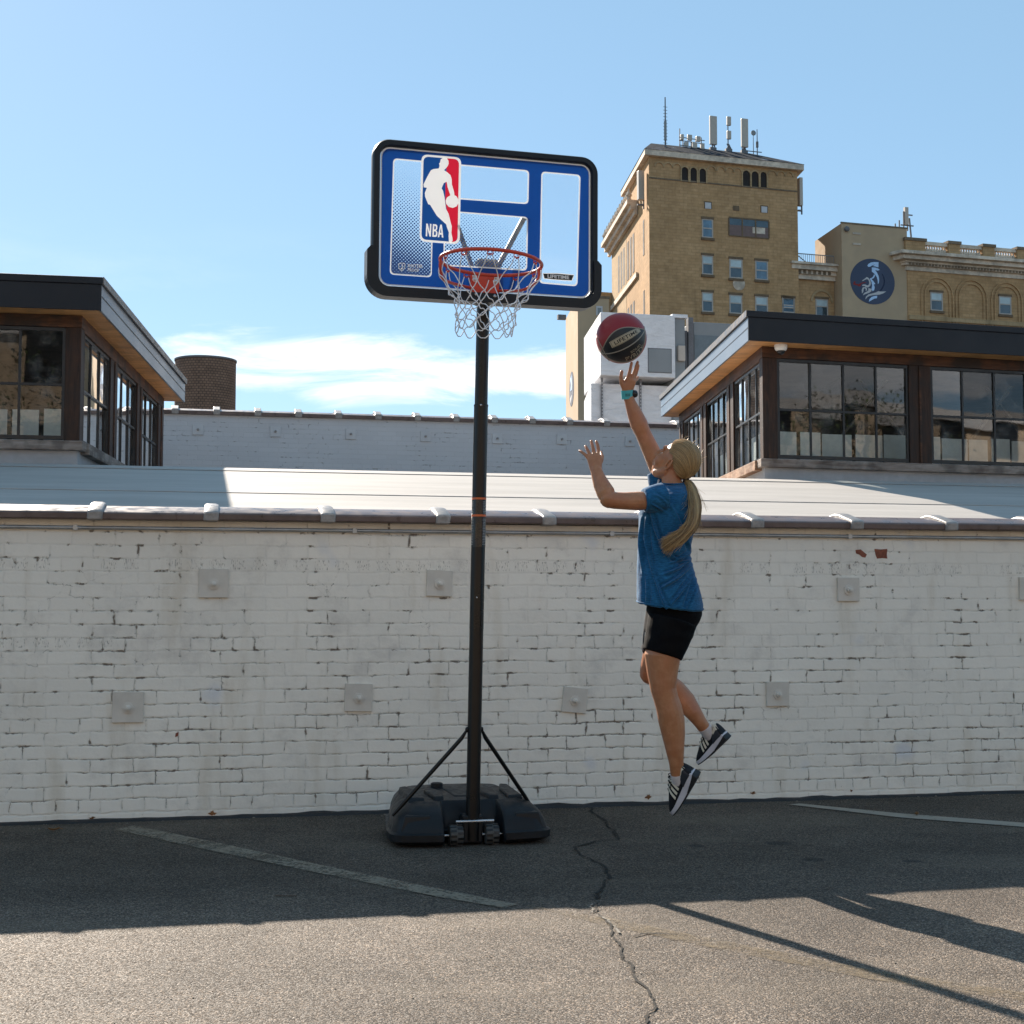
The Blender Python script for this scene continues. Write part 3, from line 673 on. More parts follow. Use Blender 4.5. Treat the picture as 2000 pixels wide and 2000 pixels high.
M['tanlight'] = mat_tanbrick('light_tan_brick', (.44, .31, .18), (.39, .27, .15))
M['stucco'] = plain('tan_stucco', (.43, .315, .205), .9, var=.08, scale=.8)
M['cream'] = plain('weathered_cream_stone', (.55, .46, .37), .85, var=.3, scale=2.2)
M['browncap'] = plain('brown_stone_cap', (.17, .125, .085), .9, var=.3, scale=3)
def mat_slate():
    t = NT('slate_roof'); p = t.co(); n = t.noise(p, .6, 6, .7); n2 = t.noise(p, 5, 4)
    return t.fin(col=t.mix(t.rmp(n, .54, .68), (.020, .026, .036), (.15, .17, .205)), rough=.9, nrm=t.bump(n2, .5, .1), spec=.1)
M['slate'] = mat_slate()
M['winframe'] = plain('pale_window_frame', (.40, .35, .31), .6, var=.1)
M['lintel'] = plain('brown_lintel', (.15, .10, .06), .9, var=.2)
def mat_farglass(name, col, rough=.08):
    t = NT(name); p = t.co(); n = t.noise(p, .9, 3)
    return t.fin(col=t.mix(t.rmp(n, .35, .65), tuple(.55*v for v in col), col), rough=rough, spec=.9)
M['glassdark'] = mat_farglass('dark_sash_glass', (.035, .06, .075))
M['glassblue'] = mat_farglass('blue_sash_glass', (.10, .19, .27))
M['blind'] = plain('pale_blind', (.42, .50, .52), .5, var=.15, scale=1.5)
M['dusk'] = plain('dark_opening', (.018, .012, .010), .8, var=.4, scale=1)
M['redboard'] = plain('mauve_board', (.16, .105, .095), .7, var=.15)
M['antenna'] = plain('pale_antenna_panel', (.44, .39, .34), .55, var=.06); M['mast'] = plain('grey_mast_steel', (.13, .13, .14), .6, var=.2)
M['greysteel'] = plain('grey_sheet_metal', (.21, .225, .235), .55, var=.08, scale=2)
def mat_foil():
    t = NT('white_metal_cladding'); p = t.co(); n = t.noise(t.mapping(p, (1, 1, 3)), 2.2, 6, .65, dist=.8)
    f = t.rmp(n, .3, .7, .88, 1.06)
    return t.fin(col=t.mix(1.0, (.66, .66, .68), t.comb(f, f, f), 'MULTIPLY'), rough=.5, nrm=t.bump(n, .55, .06))
M['foil'] = mat_foil()
M['navy'] = plain('painted_navy_disc', (.052, .068, .115), .8, var=.12, scale=1.2)
M['paleblue'] = plain('pale_blue_paint', (.43, .60, .83), .8, var=.06); M['palegrey'] = plain('pale_grey_paint', (.50, .49, .50), .8, var=.06)
M['deepnavy'] = plain('deep_navy_paint', (.008, .016, .05), .8); M['crimson'] = plain('crimson_paint', (.22, .02, .02), .8)

DT = 135.0
FT = Frame(Vector((at(1269, 600, DT).x, DT, 0)), R(17))
def Z2(x, y): return 1100+x/3.864, 150+y/3.864          # photo crop coordinates -> photo pixels
def Z3(x, y): return 1500+x/3.864, 350+y/3.864
def T(x, y, d=0, Z=Z2): p = FT.pix(*Z(x, y), d); return p
esT = FT.loc(FT.o+Vector((-.086, 1, 0)).normalized()); SX, SY = esT.x, esT.y   # receding direction in the local frame
tower = thing('hotel_tower', 'tall tan brick tower with a hipped slate roof and rooftop antennas', 'tower', FT.o, FT.a)
xr = T(1768, 900).x; ztop = T(640, 600).z; DEP = 14.0; SD = 5.2
def plan(b0, b1, x0, x1): return [(x0+SX*b0, SY*b0), (x1+SX*b0, SY*b0), (x1+SX*b1, SY*b1), (x0+SX*b1, SY*b1)]
def slab(mb, pl, z0, z1): mb.prism(pl, lambda x, y: Vector((x, y, z0)), lambda x, y: Vector((x, y, z1)))
m = MB(); slab(m, plan(0, SD+8, 0, xr), 0, ztop); m.obj('brick_walls', M['tan'], tower)
m = MB(); slab(m, plan(SD+8.02, 19.5, .0, xr*.8), 0, T(640, 1010).z+.0); m.obj('rear_wing', M['tanlight'], tower)
m = MB(); slab(m, plan(-.5, SD+8.6, -.5, xr+.6), ztop, ztop+.55); m.obj('cornice', M['cream'], tower)
m = MB(); z0 = ztop+.56; e0 = plan(-.55, SD+8.6, -.55, xr+.65); zr = z0+2.25
m.add([Vector((*e0[k], z0)) for k in range(4)]+[Vector((T(790, 560).x, 4.2, zr)), Vector((T(1535, 600).x+.3, 4.2, zr))]+[], [(0, 1, 5, 4), (1, 2, 5), (2, 3, 4, 5), (3, 0, 4), (3, 2, 1, 0)])
m.obj('hip_roof', M['slate'], tower)
# lower side wing seen along the left flank, with its own projecting cornice
SDV = Vector((SX, SY, 0))
def sidept(px, py, off=0):
    n = Vector((SY, -SX, 0)); nw = FT.u*n.x+FT.w*n.y
    p = FT.loc(on_plane(px, py, FT.o-nw*off, nw)); return p
zc = FT.loc(at(1252, 411, DT+8)).z
m = MB(); slab(m, plan(SD+8.03, 23, -.02, 3), 0, zc); m.obj('side_wing', M['tanlight'], tower)
for zz, o_, h in ((zc-.9, -.35, .5), (zc-.4, -.75, .5), (zc+.1, -1.15, .45)):
    m = MB(); slab(m, plan(6.2, 24, o_, -.04), zz, zz+h); m.obj('side_cornice', M['cream'], tower)
for k in range(12):
    b = 6.5+k*1.45; m = MB(); c = Vector((-.9, 0, 0))+SDV*b; m.lathe([(.28, 0), (.2, .25), (.34, .5), (.12, .95), (.05, 1.25)], (c.x, c.y, zc+.55), n=8); m.obj('finial', M['cream'], tower)
def sidewin(b0, b1, z0, z1):
    m = MB(); slab(m, plan(b0, b1, -.03, .2), z0, z1); return m.obj('window', M['dusk'], tower)
zw = [(zc-6.2, zc-2.2), (zc-12.6, zc-9.2), (zc-17.4, zc-14.4), (zc-22, zc-19), (zc-26, zc-23)]
for i, (z0, z1) in enumerate(zw):
    for b in (8.3, 10.0, 11.7, 14.2, 15.9, 17.6): sidewin(b, b+1.0, z0, z1)
    sidewin(2.6, 3.3, z0+.3, z1-.2)
m = MB(); slab(m, plan(6.2, 23.5, -.25, -.04), zc-7.3, zc-6.8); m.obj('side_band', M['cream'], tower)
m = MB(); slab(m, plan(23.02, 34, -1.6, 2), 0, FT.loc(at(1200, 600, DT+26)).z+1.0); m.obj('low_annex', M['tanlight'], tower)
def window(x0, x1, y0, y1, parent, d=0, Z=Z2, style=0, recess=True):
    a = T(x0, y1, d, Z); b = T(x1, y0, d, Z); xa, xb, za, zb = a.x, b.x, a.z, b.z; fw = .11
    m = MB()
    m.box(xa-.02, xa+fw, d-.05, d+.02, za, zb); m.box(xb-fw, xb+.02, d-.05, d+.02, za, zb); m.box(xa+fw, xb-fw, d-.05, d+.02, zb-fw, zb); m.box(xa+fw, xb-fw, d-.05, d+.02, za, za+fw)
    zm = za+(zb-za)*(.5+.06*style); m.box(xa+fw, xb-fw, d-.06, d+.02, zm-.06, zm+.06)
    f = m.obj('window', M['winframe'], parent)
    m = MB(); m.box(xa+fw, xb-fw, d-.025, d+.02, zm+.06, zb-fw); m.obj('upper_sash', M['blind'] if style else M['glassblue'], f)
    m = MB(); m.box(xa+fw, xb-fw, d-.022, d+.02, za+fw, zm-.06); m.obj('lower_sash', M['glassdark'] if style else M['glassblue'], f)
    m = MB(); m.box(xa-.12, xb+.12, d-.16, d+.02, za-.26, za-.02); m.obj('window_sill', M['lintel'], f)
    m = MB(); m.box(xa-.1, xb+.1, d-.10, d+.02, zb+.01, zb+.22); m.obj('lintel', M['lintel'], f)
    return f
window(1048, 1128, 1078, 1212, tower)
for a in ((1048, 1128, 1352, 1490, 1), (1255, 1350, 1380, 1518, 1), (1450, 1542, 1394, 1530, 0), (1048, 1128, 1630, 1772, 1), (1255, 1348, 1650, 1785, 1), (1450, 1542, 1662, 1800, 1), (1655, 1745, 1674, 1812, 0)): window(*a[:4], tower, style=a[4])
# wide strip window
a, b = T(1250, 1195), T(1550, 1100); m = MB(); m.box(a.x, b.x, -.06, .02, a.z-.1, a.z+.02); m.box(a.x, b.x, -.06, .02, b.z+.1, b.z+.25)
for k in range(4): xk = a.x+(b.x-a.x)*k/3; m.box(xk-.07, xk+.07, -.06, .02, a.z+.021, b.z+.099)
f = m.obj('window', M['lintel'], tower)
m = MB(); m.box(a.x+.08, b.x-.08, -.03, .02, a.z+.03, a.z+(b.z-a.z)*.66); m.obj('boarded_panel', M['redboard'], f)
m = MB(); m.box(a.x+.08, b.x-.08, -.035, .02, a.z+(b.z-a.z)*.66, b.z+.09); m.obj('upper_sash', M['glassdark'], f)
m = MB(); c = T(1428, 1188); e = T(1522, 1150); m.box(c.x, e.x, -.05, -.031, c.z+.1, e.z+.1); m.obj('pale_notice', M['cream'], f)
for (x0, x1, y0, y1, mt) in ((1070, 1115, 952, 994, 'palegrey'), (1288, 1320, 984, 1010, 'lintel'), (1495, 1538, 982, 1024, 'palegrey')):
    a, b = T(x0, y1), T(x1, y0); m = MB(); m.box(a.x, b.x, -.05, .02, a.z, b.z); v = m.obj('vent', M[mt], tower)
    m = MB(); m.box(a.x-.1, b.x+.1, -.03, .01, b.z, b.z+.12); m.box(a.x-.1, a.x, -.03, .01, a.z, b.z); m.box(b.x, b.x+.1, -.03, .01, a.z, b.z); m.obj('vent_frame', M['lintel'], v)
def arch_loop(xc, hw, zb, zt, n=8):
    return [(xc-hw, zb), (xc+hw, zb)]+[(xc+hw*math.cos(PI*k/n), zt-hw+hw*math.sin(PI*k/n)) for k in range(n+1)]
def ringarch(xc, hw, th, zs, d0, d1, n=10, leg=0):
    o = [(xc+(hw+th)*math.cos(PI*k/n), zs+(hw+th)*math.sin(PI*k/n)) for k in range(n+1)]; i = [(xc+hw*math.cos(PI*k/n), zs+hw*math.sin(PI*k/n)) for k in range(n, -1, -1)]
    if leg: o = [(xc+hw+th, zs-leg)]+o+[(xc-hw-th, zs-leg)]; i = [(xc-hw, zs-leg)]+i+[(xc+hw, zs-leg)]
    m = MB(); m.prism(o+i, lambda x, z: Vector((x, d0, z)), lambda x, z: Vector((x, d1, z))); return m
for x0, x1, y0, y1 in ((892, 940, 685, 790), (958, 1006, 690, 797), (1027, 1075, 697, 802), (1353, 1408, 712, 826), (1420, 1472, 718, 830), (1487, 1533, 722, 832)):
    a, b = T(x0, y1), T(x1, y0); xc, hw = (a.x+b.x)/2, (b.x-a.x)/2
    m = MB(); m.prism(arch_loop(xc, hw, a.z, b.z), lambda x, z: Vector((x, -.02, z)), lambda x, z: Vector((x, .05, z))); w_ = m.obj('arched_opening', M['dusk'], tower)
    ringarch(xc, hw, .13, b.z-hw, -.12, .02, leg=b.z-hw-a.z).obj('arch_surround', M['tanlight'], w_)
for x in [722, 790, 855, 1118, 1190, 1255, 1315, 1578, 1642, 1702]:
    y = 672+(x-722)*.075; p = T(x, y); ringarch(p.x, .40, .12, p.z-.1, -.10, .02).obj('blind_arch', M['tanlight'], tower)
a = T(655, 760); b = T(1765, 845); m = MB(); m.box(.02, xr-.02, -.06, .01, a.z-.08, a.z+.05); m.obj('string_course', M['browncap'], tower)
p = T(1325, 1563); m = MB(); m.lathe([(1.0*.3, 0), (.62, 0), (.66, .06), (.55, .12), (.3, .10)], (p.x, .02, p.z), (0, -1, 0), 20); m.obj('medallion', M['cream'], tower, smooth=40)
# ---- rooftop antennas, each a thing of its own
def athing(name, label, cat, X, zb, Y, grp=None):
    p = FT.wor(X, Y, zb); return thing(name, label, cat, p, FT.a, grp)
zrf = zr
def mastthing(x, y0, y1, label, r=.06, d=4.2):
    a, b = T(x, y1, d), T(x, y0, d); t_ = athing('antenna_mast', label, 'antenna', a.x, a.z-.6, d); m = MB(); m.tube([(0, 0, 0), (0, 0, b.z-a.z+.6)], [r, r*.6], 8); m.obj('mast', M['mast'], t_); return t_, b.z-a.z+.6
t_, h = mastthing(772, 155, 560, 'tallest thin rooftop mast with short rungs at the left end of the slate roof', .1, 2.2)
m = MB()
for k in range(14): z = h*(.12+.055*k); m.box(-.22, .22, -.02, .02, z, z+.035)
m.obj('rungs', M['mast'], t_); m = MB(); m.cyl((0, 0, h*.28), (0, 0, h*.6), .14, 8); m.obj('sleeve', M['greysteel'], t_)
def panelthing(x0, x1, rects, ybase, label, d=4.2):
    c = T((x0+x1)/2, ybase, d); t_ = athing('panel_antenna', label, 'antenna', c.x, c.z-.5, d); yt = min(r[0] for r in rects); top = T(x0, yt, d).z
    m = MB(); m.cyl((0, 0, 0), (0, 0, top-c.z+.6), .06, 8); m.obj('mast', M['mast'], t_)
    for (y0, y1) in rects:
        w_ = T(x1, y0, d).x-T(x0, y0, d).x; zt, zb_ = T(x0, y0, d).z-c.z+.5, T(x0, y1, d).z-c.z+.5; m = MB(); m.box(-w_/2, w_/2, -.35, -.07, zb_, zt); m.obj('panel', M['antenna'], t_, bevel=.05)
    m = MB()
    for k in range(5): m.tube([(random.uniform(-.5, .5), -.1, .1), (random.uniform(-.3, .3), -.2, .9), (random.uniform(-.2, .2), 0, 1.5)], .05, 5)
    m.box(-.35, .35, -.25, .1, .6, .95); m.obj('cables', M['mast'], t_)
panelthing(1100, 1153, [(300, 515)], 570, 'tall pale panel antenna left of the split panel antenna on the tower')
panelthing(1230, 1260, [(305, 372), (412, 475)], 580, 'narrow rooftop antenna split into two short stacked pale panels')
panelthing(1338, 1388, [(320, 535)], 590, 'tall pale panel antenna right of the split panel antenna on the tower')
rk = athing('antenna_rack', 'low antenna rack carrying small pale boxes near the tall thin mast', 'antenna', T(965, 545, 4.2).x, T(965, 555, 4.2).z-.6, 4.2)
m = MB(); zb_ = T(965, 555, 4.2).z-.6
def rx(x): return T(x, 500, 4.2).x-T(965, 545, 4.2).x
def rz(y): return T(965, y, 4.2).z-zb_
for x, y in ((880, 400), (903, 440), (965, 450), (1000, 450), (1042, 450)): m.cyl((rx(x), 0, 0), (rx(x), 0, rz(y)), .05, 6)
for y in (465, 490, 525): m.tube([(rx(872), -.06, rz(y)), (rx(1065), -.06, rz(y+8))], .045, 6)
m.obj('rack_frame', M['mast'], rk)
for x0, x1, y0, y1 in ((930, 962, 447, 488), (995, 1026, 452, 490), (905, 935, 505, 535), (965, 1000, 500, 545), (1028, 1055, 505, 545), (878, 900, 450, 490)):
    m = MB(); m.box(rx(x0), rx(x1), -.4, -.11, rz(y1), rz(y0)); m.obj('radio_box', M['antenna'], rk, bevel=.03)
t_, h = mastthing(1436, 425, 600, 'thin rooftop mast topped by a small round dish', .05); m = MB(); m.lathe([(.02, 0), (.26, .05), (.28, .12), (.2, .16)], (0, .05, h), (0, -1, 0), 14); m.obj('dish', M['greysteel'], t_)
t_, h = mastthing(1465, 397, 600, 'thin bare mast at the right end of the tower antennas', .07); m = MB(); m.box(-1.6, .5, -.05, .05, h*.18, h*.2); m.box(-1.6, .5, -.05, .05, h*.3, h*.32); m.cyl((0, 0, h*.45), (0, 0, h*.62), .14, 8); m.obj('bracket', M['mast'], t_)
for x0, x1, y0, y1, lab, d in ((562, 604, 715, 930, 'pale panel antenna hung on the left flank of the tower', 1.5), (1776, 1798, 765, 975, 'pale panel antenna hung on the right edge of the tower', .6)):
    a, b = T(x0, y1, d), T(x1, y0, d); t_ = athing('panel_antenna', lab, 'antenna', (a.x+b.x)/2, a.z, d); w_ = (b.x-a.x)/2
    m = MB(); m.box(-w_, w_, -.3, .25, 0, b.z-a.z); m.obj('panel', M['antenna'], t_, bevel=.05)
    m = MB(); m.cyl((w_*1.2, .1, -.8), (w_*1.2, .1, b.z-a.z), .08, 6); m.box(-w_, w_*1.3, .0, .2, -.5, -.35); m.obj('mount', M['mast'], t_)
# ---- link block with cornice and railing
link = thing('hotel_wing', 'short tan brick wing under a cream cornice between tower and painted stair block', 'building', FT.wor(xr+.02, 0, 0), FT.a)
def L(p): return p-Vector((xr+.02, 0, 0))
x1_ = T(497, 700, .8, Z3).x-xr-.02; zc_ = T(230, 755, .8, Z3).z; zt_ = T(230, 640, .8, Z3).z
m = MB(); m.box(0, x1_, .8, 9, 0, zc_); m.obj('brick_walls', M['tan'], link)
for i, (dd, f0, f1) in enumerate(((.5, 0, .3), (.25, .3, .55), (-.1, .55, .85), (-.35, .85, 1.0))):
    m = MB(); m.box(-.9*f1, x1_, .8-(.8-dd), 9, zc_+(zt_-zc_)*f0+.001, zc_+(zt_-zc_)*f1); m.obj('cornice', M['cream'], link)
m = MB(); n_ = int(x1_/.55)
for k in range(n_): m.box(.1+k*.55, .4+k*.55, .2, .49, zc_+(zt_-zc_)*.32, zc_+(zt_-zc_)*.54)
m.obj('dentil_band', M['browncap'], link)
rl = thing('roof_railing', 'thin blue-grey metal railing on the short wing between tower and stair block', 'railing', FT.wor(xr+.05, .5, zt_), FT.a)
m = MB(); hr = T(300, 566, .5, Z3).z-zt_; m.tube([(0, 0, hr), (x1_-.2, 0, hr)], .05, 6); m.obj('rail', M['greysteel'], rl)
m = MB()
for k in range(21): xx = (x1_-.2)*k/20; m.cyl((xx, 0, 0), (xx, 0, hr-.05), .025, 5)
m.tube([(.1, .1, hr*.9), (1.4, .1, 0)], .05, 5); m.obj('balusters', M['greysteel'], rl)
f = window(360, 450, 908, 1030, link, d=.8, Z=Z3, style=1)
for ch in [f]+list(f.children): pass
f.location = (-(xr+.02), 0, 0)
p = L(T(405, 905, .8, Z3)); ringarch(p.x, 1.05, .22, p.z-.3, .70, .82).obj('arch_moulding', M['tanlight'], link)
f = window(108, 198, 900, 1005, tower, d=0, Z=Z3, style=0)
# ---- stair block with painted emblem
sx0, sx1 = T(556, 500, -1.2, Z3).x, T(1050, 500, -1.2, Z3).x; zs_ = T(556, 332, -1.2, Z3).z
stair = thing('stair_block', 'plain tan stucco block with a round painted helmet emblem', 'building', FT.wor(sx0, -1.2, 0), FT.a)
m = MB(); ex = SX*6; m.prism([(0, 0), (sx1-sx0, 0), (sx1-sx0+1.6, 7), (.95, 7)], lambda x, y: Vector((x, y, 0)), lambda x, y: Vector((x, y, zs_))); m.obj('stucco_walls', M['stucco'], stair)
m = MB(); m.box(-.06, sx1-sx0+.06, -.06, .10, zs_+.001, zs_+.14); m.obj('roof_edge', M['browncap'], stair)
m = MB(); p = T(590, 378, -1.2, Z3); m.ell((p.x-sx0, -.15, p.z), (.28, .2, .28)); m.obj('lamp', M['mast'], stair)
for y in (410, 490):
    p = T(668, y, -1.2, Z3); m = MB(); m.box(p.x-sx0-.45, p.x-sx0+.45, -.06, .01, p.z-.1, p.z+.1); m.obj('vent', M['cream'], stair)
def E(x, y):   # emblem crop coordinates (1650..1760 px, zoom 16.1) -> stair-local
    p = FT.pix(1650+x/16.1, 490+y/16.1, -1.2); return p.x-sx0, p.z
cx, cz = E(872, 965); ex_, _ = E(1565, 965); er = ex_-cx; _, ez = E(872, 250); erz = ez-cz
m = MB(); m.prism([(cx+er*math.cos(2*PI*k/48), cz+erz*math.sin(2*PI*k/48)) for k in range(48)], lambda x, z: Vector((x, -.03, z)), lambda x, z: Vector((x, .02, z))); em = m.obj('emblem', M['navy'], stair)
def estroke(pts, mat, lvl=0):
    m = MB(); q = [E(*p) for p in pts]; m.prism(q, lambda x, z: Vector((x, -.04-.004*lvl, z)), lambda x, z: Vector((x, -.025, z))); m.obj('emblem_stroke', M[mat], em)
estroke([(705, 470), (740, 410), (820, 365), (920, 350), (1055, 358), (1052, 520), (960, 495), (875, 478), (960, 425), (870, 455), (800, 495), (740, 508)], 'paleblue')
estroke([(845, 525), (940, 525), (1030, 550), (1095, 598), (1035, 625), (945, 605), (1010, 690), (1055, 790), (1075, 900), (1065, 1000), (1035, 1050), (1030, 940), (1000, 830), (940, 735), (880, 680), (845, 655)], 'paleblue')
estroke([(915, 740), (945, 760), (930, 820), (900, 860), (865, 880), (830, 880), (900, 960), (955, 1045), (905, 1055), (935, 1150), (915, 1240), (870, 1270), (835, 1200), (855, 1090), (835, 980), (780, 880), (800, 865), (860, 840), (890, 800)], 'paleblue')
estroke([(535, 935), (620, 880), (685, 822), (740, 855), (790, 930), (818, 1010), (800, 1090), (740, 1150), (665, 1150), (620, 1110), (535, 1105), (560, 1060), (640, 1060), (700, 1090), (745, 1075), (765, 1010), (745, 930), (700, 885), (640, 905), (560, 950)], 'palegrey', 1)
estroke([(255, 1020), (290, 960), (335, 955), (320, 1010), (350, 1040), (430, 1050), (500, 1010), (600, 985), (680, 1000), (600, 1015), (520, 1040), (480, 1120), (420, 1115), (380, 1085), (300, 1075), (262, 1055)], 'crimson')
estroke([(560, 1150), (640, 1140), (690, 1180), (690, 1240), (650, 1265), (655, 1200), (620, 1175), (585, 1195), (575, 1290), (535, 1345), (528, 1230)], 'palegrey')
estroke([(730, 1180), (800, 1185), (840, 1210), (830, 1270), (760, 1320), (660, 1355), (560, 1400), (600, 1330), (690, 1280), (740, 1240)], 'palegrey')
estroke([(640, 1530), (660, 1440), (740, 1370), (860, 1340), (970, 1310), (1050, 1265), (1090, 1280), (1295, 1280), (1200, 1340), (1080, 1380), (940, 1385), (800, 1410), (710, 1450)], 'palegrey')
estroke([(755, 1600), (770, 1520), (840, 1450), (930, 1420), (1015, 1412), (1005, 1490), (920, 1505), (850, 1545)], 'paleblue')
estroke([(1150, 700), (1200, 760), (1240, 850), (1258, 960), (1240, 1080), (1190, 1190), (1130, 1265), (1085, 1255), (1150, 1170), (1205, 1070), (1222, 950), (1200, 830)], 'deepnavy')
# ---- antenna bundle on the stair block corner
c = FT.pix(*Z3(1040, 360), 0); ab = thing('antenna_mast', 'small cluster of thin antennas on the painted stair block corner', 'antenna', FT.wor(c.x, 0, c.z-.4), FT.a)
m = MB()
for x, y in ((1022, 243), (1051, 256), (990, 310), (960, 335)): p = FT.pix(*Z3(x, y), 0); m.cyl((p.x-c.x, 0, 0), (p.x-c.x, 0, p.z-c.z+.4), .07, 6)
p = FT.pix(*Z3(1066, 295), 0); q = FT.pix(*Z3(1080, 437), 0); m.tube([(p.x-c.x, 0, p.z-c.z+.4), (q.x-c.x, 0, q.z-c.z+.4)], .09, 6); m.box(-.6, .9, -.04, .04, .5, .62); m.box(-.2, .8, -.04, .04, 1.6, 1.72); m.obj('masts', M['mast'], ab)
p = FT.pix(*Z3(1040, 290), 0); m = MB(); m.box(p.x-c.x-.2, p.x-c.x+.2, -.2, .1, .6, 2.4); m.obj('panel', M['antenna'], ab)
# ---- right wing with arches, cornice and balustrade
DW = -1.3
wx0 = T(1022, 800, DW, Z3).x; wx1 = wx0+24
wing = thing('hotel_wing', 'tan brick hotel wing with blind arches, cream cornice and roof balustrade', 'building', FT.wor(wx0, DW, 0), FT.a)
def LW(x, y): p = T(x, y, DW, Z3); return p.x-wx0, p.z
_, wzc = LW(1070, 690); _, wzt = LW(1040, 562)
m = MB(); m.prism([(.5, 0), (24, 0), (24, 14), (0, 14), (0, 1.2)], lambda x, y: Vector((x, y, 0)), lambda x, y: Vector((x, y, wzc))); m.obj('brick_walls', M['tan'], wing)
hh = wzt-wzc
for dd, f0, f1 in ((.15, 0, .28), (.45, .28, .42), (.55, .42, .55), (1.1, .55, .8), (1.5, .8, 1.0)):
    m = MB(); m.prism([(.5-dd, -dd), (24, -dd), (24, 3), (-dd, 3), (-dd, 1.2-dd)], lambda x, y: Vector((x, y, wzc+hh*f0+.002)), lambda x, y: Vector((x, y, wzc+hh*f1))); m.obj('cornice', M['cream'], wing, bevel=.04)
m = MB(); m2 = MB()
for k in range(34): m.box(.5+k*.7, .85+k*.7, -1.05, -.56, wzc+hh*.56, wzc+hh*.79) if k % 2 == 0 else None
for k in range(62): m2.box(.4+k*.38, .6+k*.38, -.54, -.46, wzc+hh*.30, wzc+hh*.41)
m.obj('brackets', M['browncap'], wing); m2.obj('dentil_band', M['browncap'], wing)['kind'] = 'stuff'
zb0 = wzt+.01; _, zb1 = LW(1105, 447)
peds = [(1030, 1180), (1355, 1440), (1615, 1700), (1872, 1957), (2130, 2215), (2390, 2475)]
for a, b in peds:
    xa, xb = LW(a, 500)[0], LW(b, 500)[0]; m = MB(); m.box(xa, xb, -.2, .9, zb0, zb1-.3); pd = m.obj('pedestal', M['tan'], wing)
    m = MB(); m.box(xa-.12, xb+.12, -.32, 1.0, zb1-.298, zb1); m.obj('pedestal_cap', M['browncap'], pd)
for i in range(len(peds)-1):
    xa, xb = LW(peds[i][1], 500)[0]+.01, LW(peds[i+1][0], 500)[0]-.01
    m = MB(); m.box(xa, xb, 0, .6, zb1-.55, zb1-.2); m.obj('handrail', M['cream'], wing); m = MB(); m.box(xa, xb, 0, .6, zb0, zb0+.25); m.obj('plinth', M['browncap'], wing)
    n_ = 9
    for k in range(n_):
        xx = xa+(xb-xa)*(k+.5)/n_; h_ = zb1-.56-zb0-.26; m = MB(); m.lathe([(.13, 0), (.09, h_*.1), (.19, h_*.35), (.10, h_*.72), (.08, h_*.85), (.14, h_)], (xx, .3, zb0+.255), n=8); m.obj('baluster', M['cream'], wing)
for x0, x1, y0, y1 in ((1227, 1315, 858, 990), (1745, 1832, 888, 1018), (2265, 2350, 915, 1045)):
    f = window(x0, x1, y0, y1, wing, d=DW, Z=Z3, style=1); f.location = (-wx0, -DW, 0)
for xc_, yc_ in ((1272, 738), (1530, 755), (1796, 775), (2055, 790)):
    x_, z_ = LW(xc_, yc_)
    for hw in (1.35, 1.75): ringarch(x_, hw, .16, z_-1.9, -.12, .01, leg=4.6).obj('arch_moulding', M['tan'], wing)
m = MB(); x_, z_ = LW(1100, 1035); m.box(.5, 24, -.22, .0, z_-.35, z_+.1); m.obj('string_course', M['tanlight'], wing)
# ---- tan slab block on the left with the vertical painted emblem
def Z7(x, y): return 1100+x/7.154, 560+y/7.154
DB = 118.0; tb0 = at(1128.7, 700, DB); FB = Frame(Vector((tb0.x, DB, 0)), R(15))
blk_ = thing('tan_block', 'plain tan slab building with a narrow white painted figure down its lit edge', 'building', FB.o, FB.a)
def TB(x, y, d=0): return FB.pix(*Z7(x, y), d)
zt_ = TB(300, 150).z; xrb = TB(640, 150).x; xs = -.55
m = MB(); m.prism([(0, 0), (xrb, 0), (xrb+1.0, 9), (1.73, 9)], lambda x, y: Vector((x, y, 0)), lambda x, y: Vector((x, y, zt_))); m.obj('stucco_walls', M['stucco'], blk_)
m = MB(); m.box(-.05, xrb+.05, -.06, .1, zt_+.001, zt_+.2); m.obj('roof_edge', M['browncap'], blk_)
a, b = TB(478, 385), TB(528, 298); m = MB(); m.box(a.x, b.x, -.05, .02, a.z, b.z); v = m.obj('vent', M['greysteel'], blk_); m = MB(); m.box(a.x-.12, a.x, -.06, .02, a.z-.1, b.z+.15); m.box(b.x, b.x+.12, -.06, .02, a.z-.1, b.z+.15); m.box(a.x, b.x, -.06, .02, b.z, b.z+.15); m.obj('vent_frame', M['palegrey'], v)
SDIR = Vector((1.73, 9, 0)).normalized(); SN = Vector((-SDIR.y, SDIR.x, 0))
def SB(t, z, o=.03): p = SDIR*t+SN*o; return Vector((p.x, p.y, z))
zz = [TB(150, y).z for y in (1060, 1150, 1250, 1330, 1420, 1560)]
m = MB(); m.prism([(4.6+1.7*math.cos(2*PI*k/24), (zz[0]+zz[-1])/2+(zz[0]-zz[-1])/2*math.sin(2*PI*k/24)) for k in range(24)], lambda t, z: SB(t, z, .03), lambda t, z: SB(t, z, -.02)); em2 = m.obj('emblem', M['navy'], blk_)
for lp, mt in (([(4.0, zz[0]-.3), (5.2, zz[0]-.5), (5.3, zz[1]), (4.7, zz[2]), (5.2, zz[2]-.5), (4.2, zz[3]), (3.9, zz[2]), (4.3, zz[1])], 'paleblue'), ([(4.2, zz[3]-.4), (5.4, zz[3]-.6), (5.0, zz[4]-.6), (4.4, zz[5]+.6), (4.1, zz[4])], 'palegrey')):
    m = MB(); m.prism(lp, lambda t, z: SB(t, z, .05), lambda t, z: SB(t, z, .02)); m.obj('emblem_stroke', M[mt], em2)
p = TB(100, 392); m = MB(); m.box(-1.4, -.7, 1.0, 1.4, p.z-.2, p.z+.2); m.obj('lamp', M['mast'], blk_)
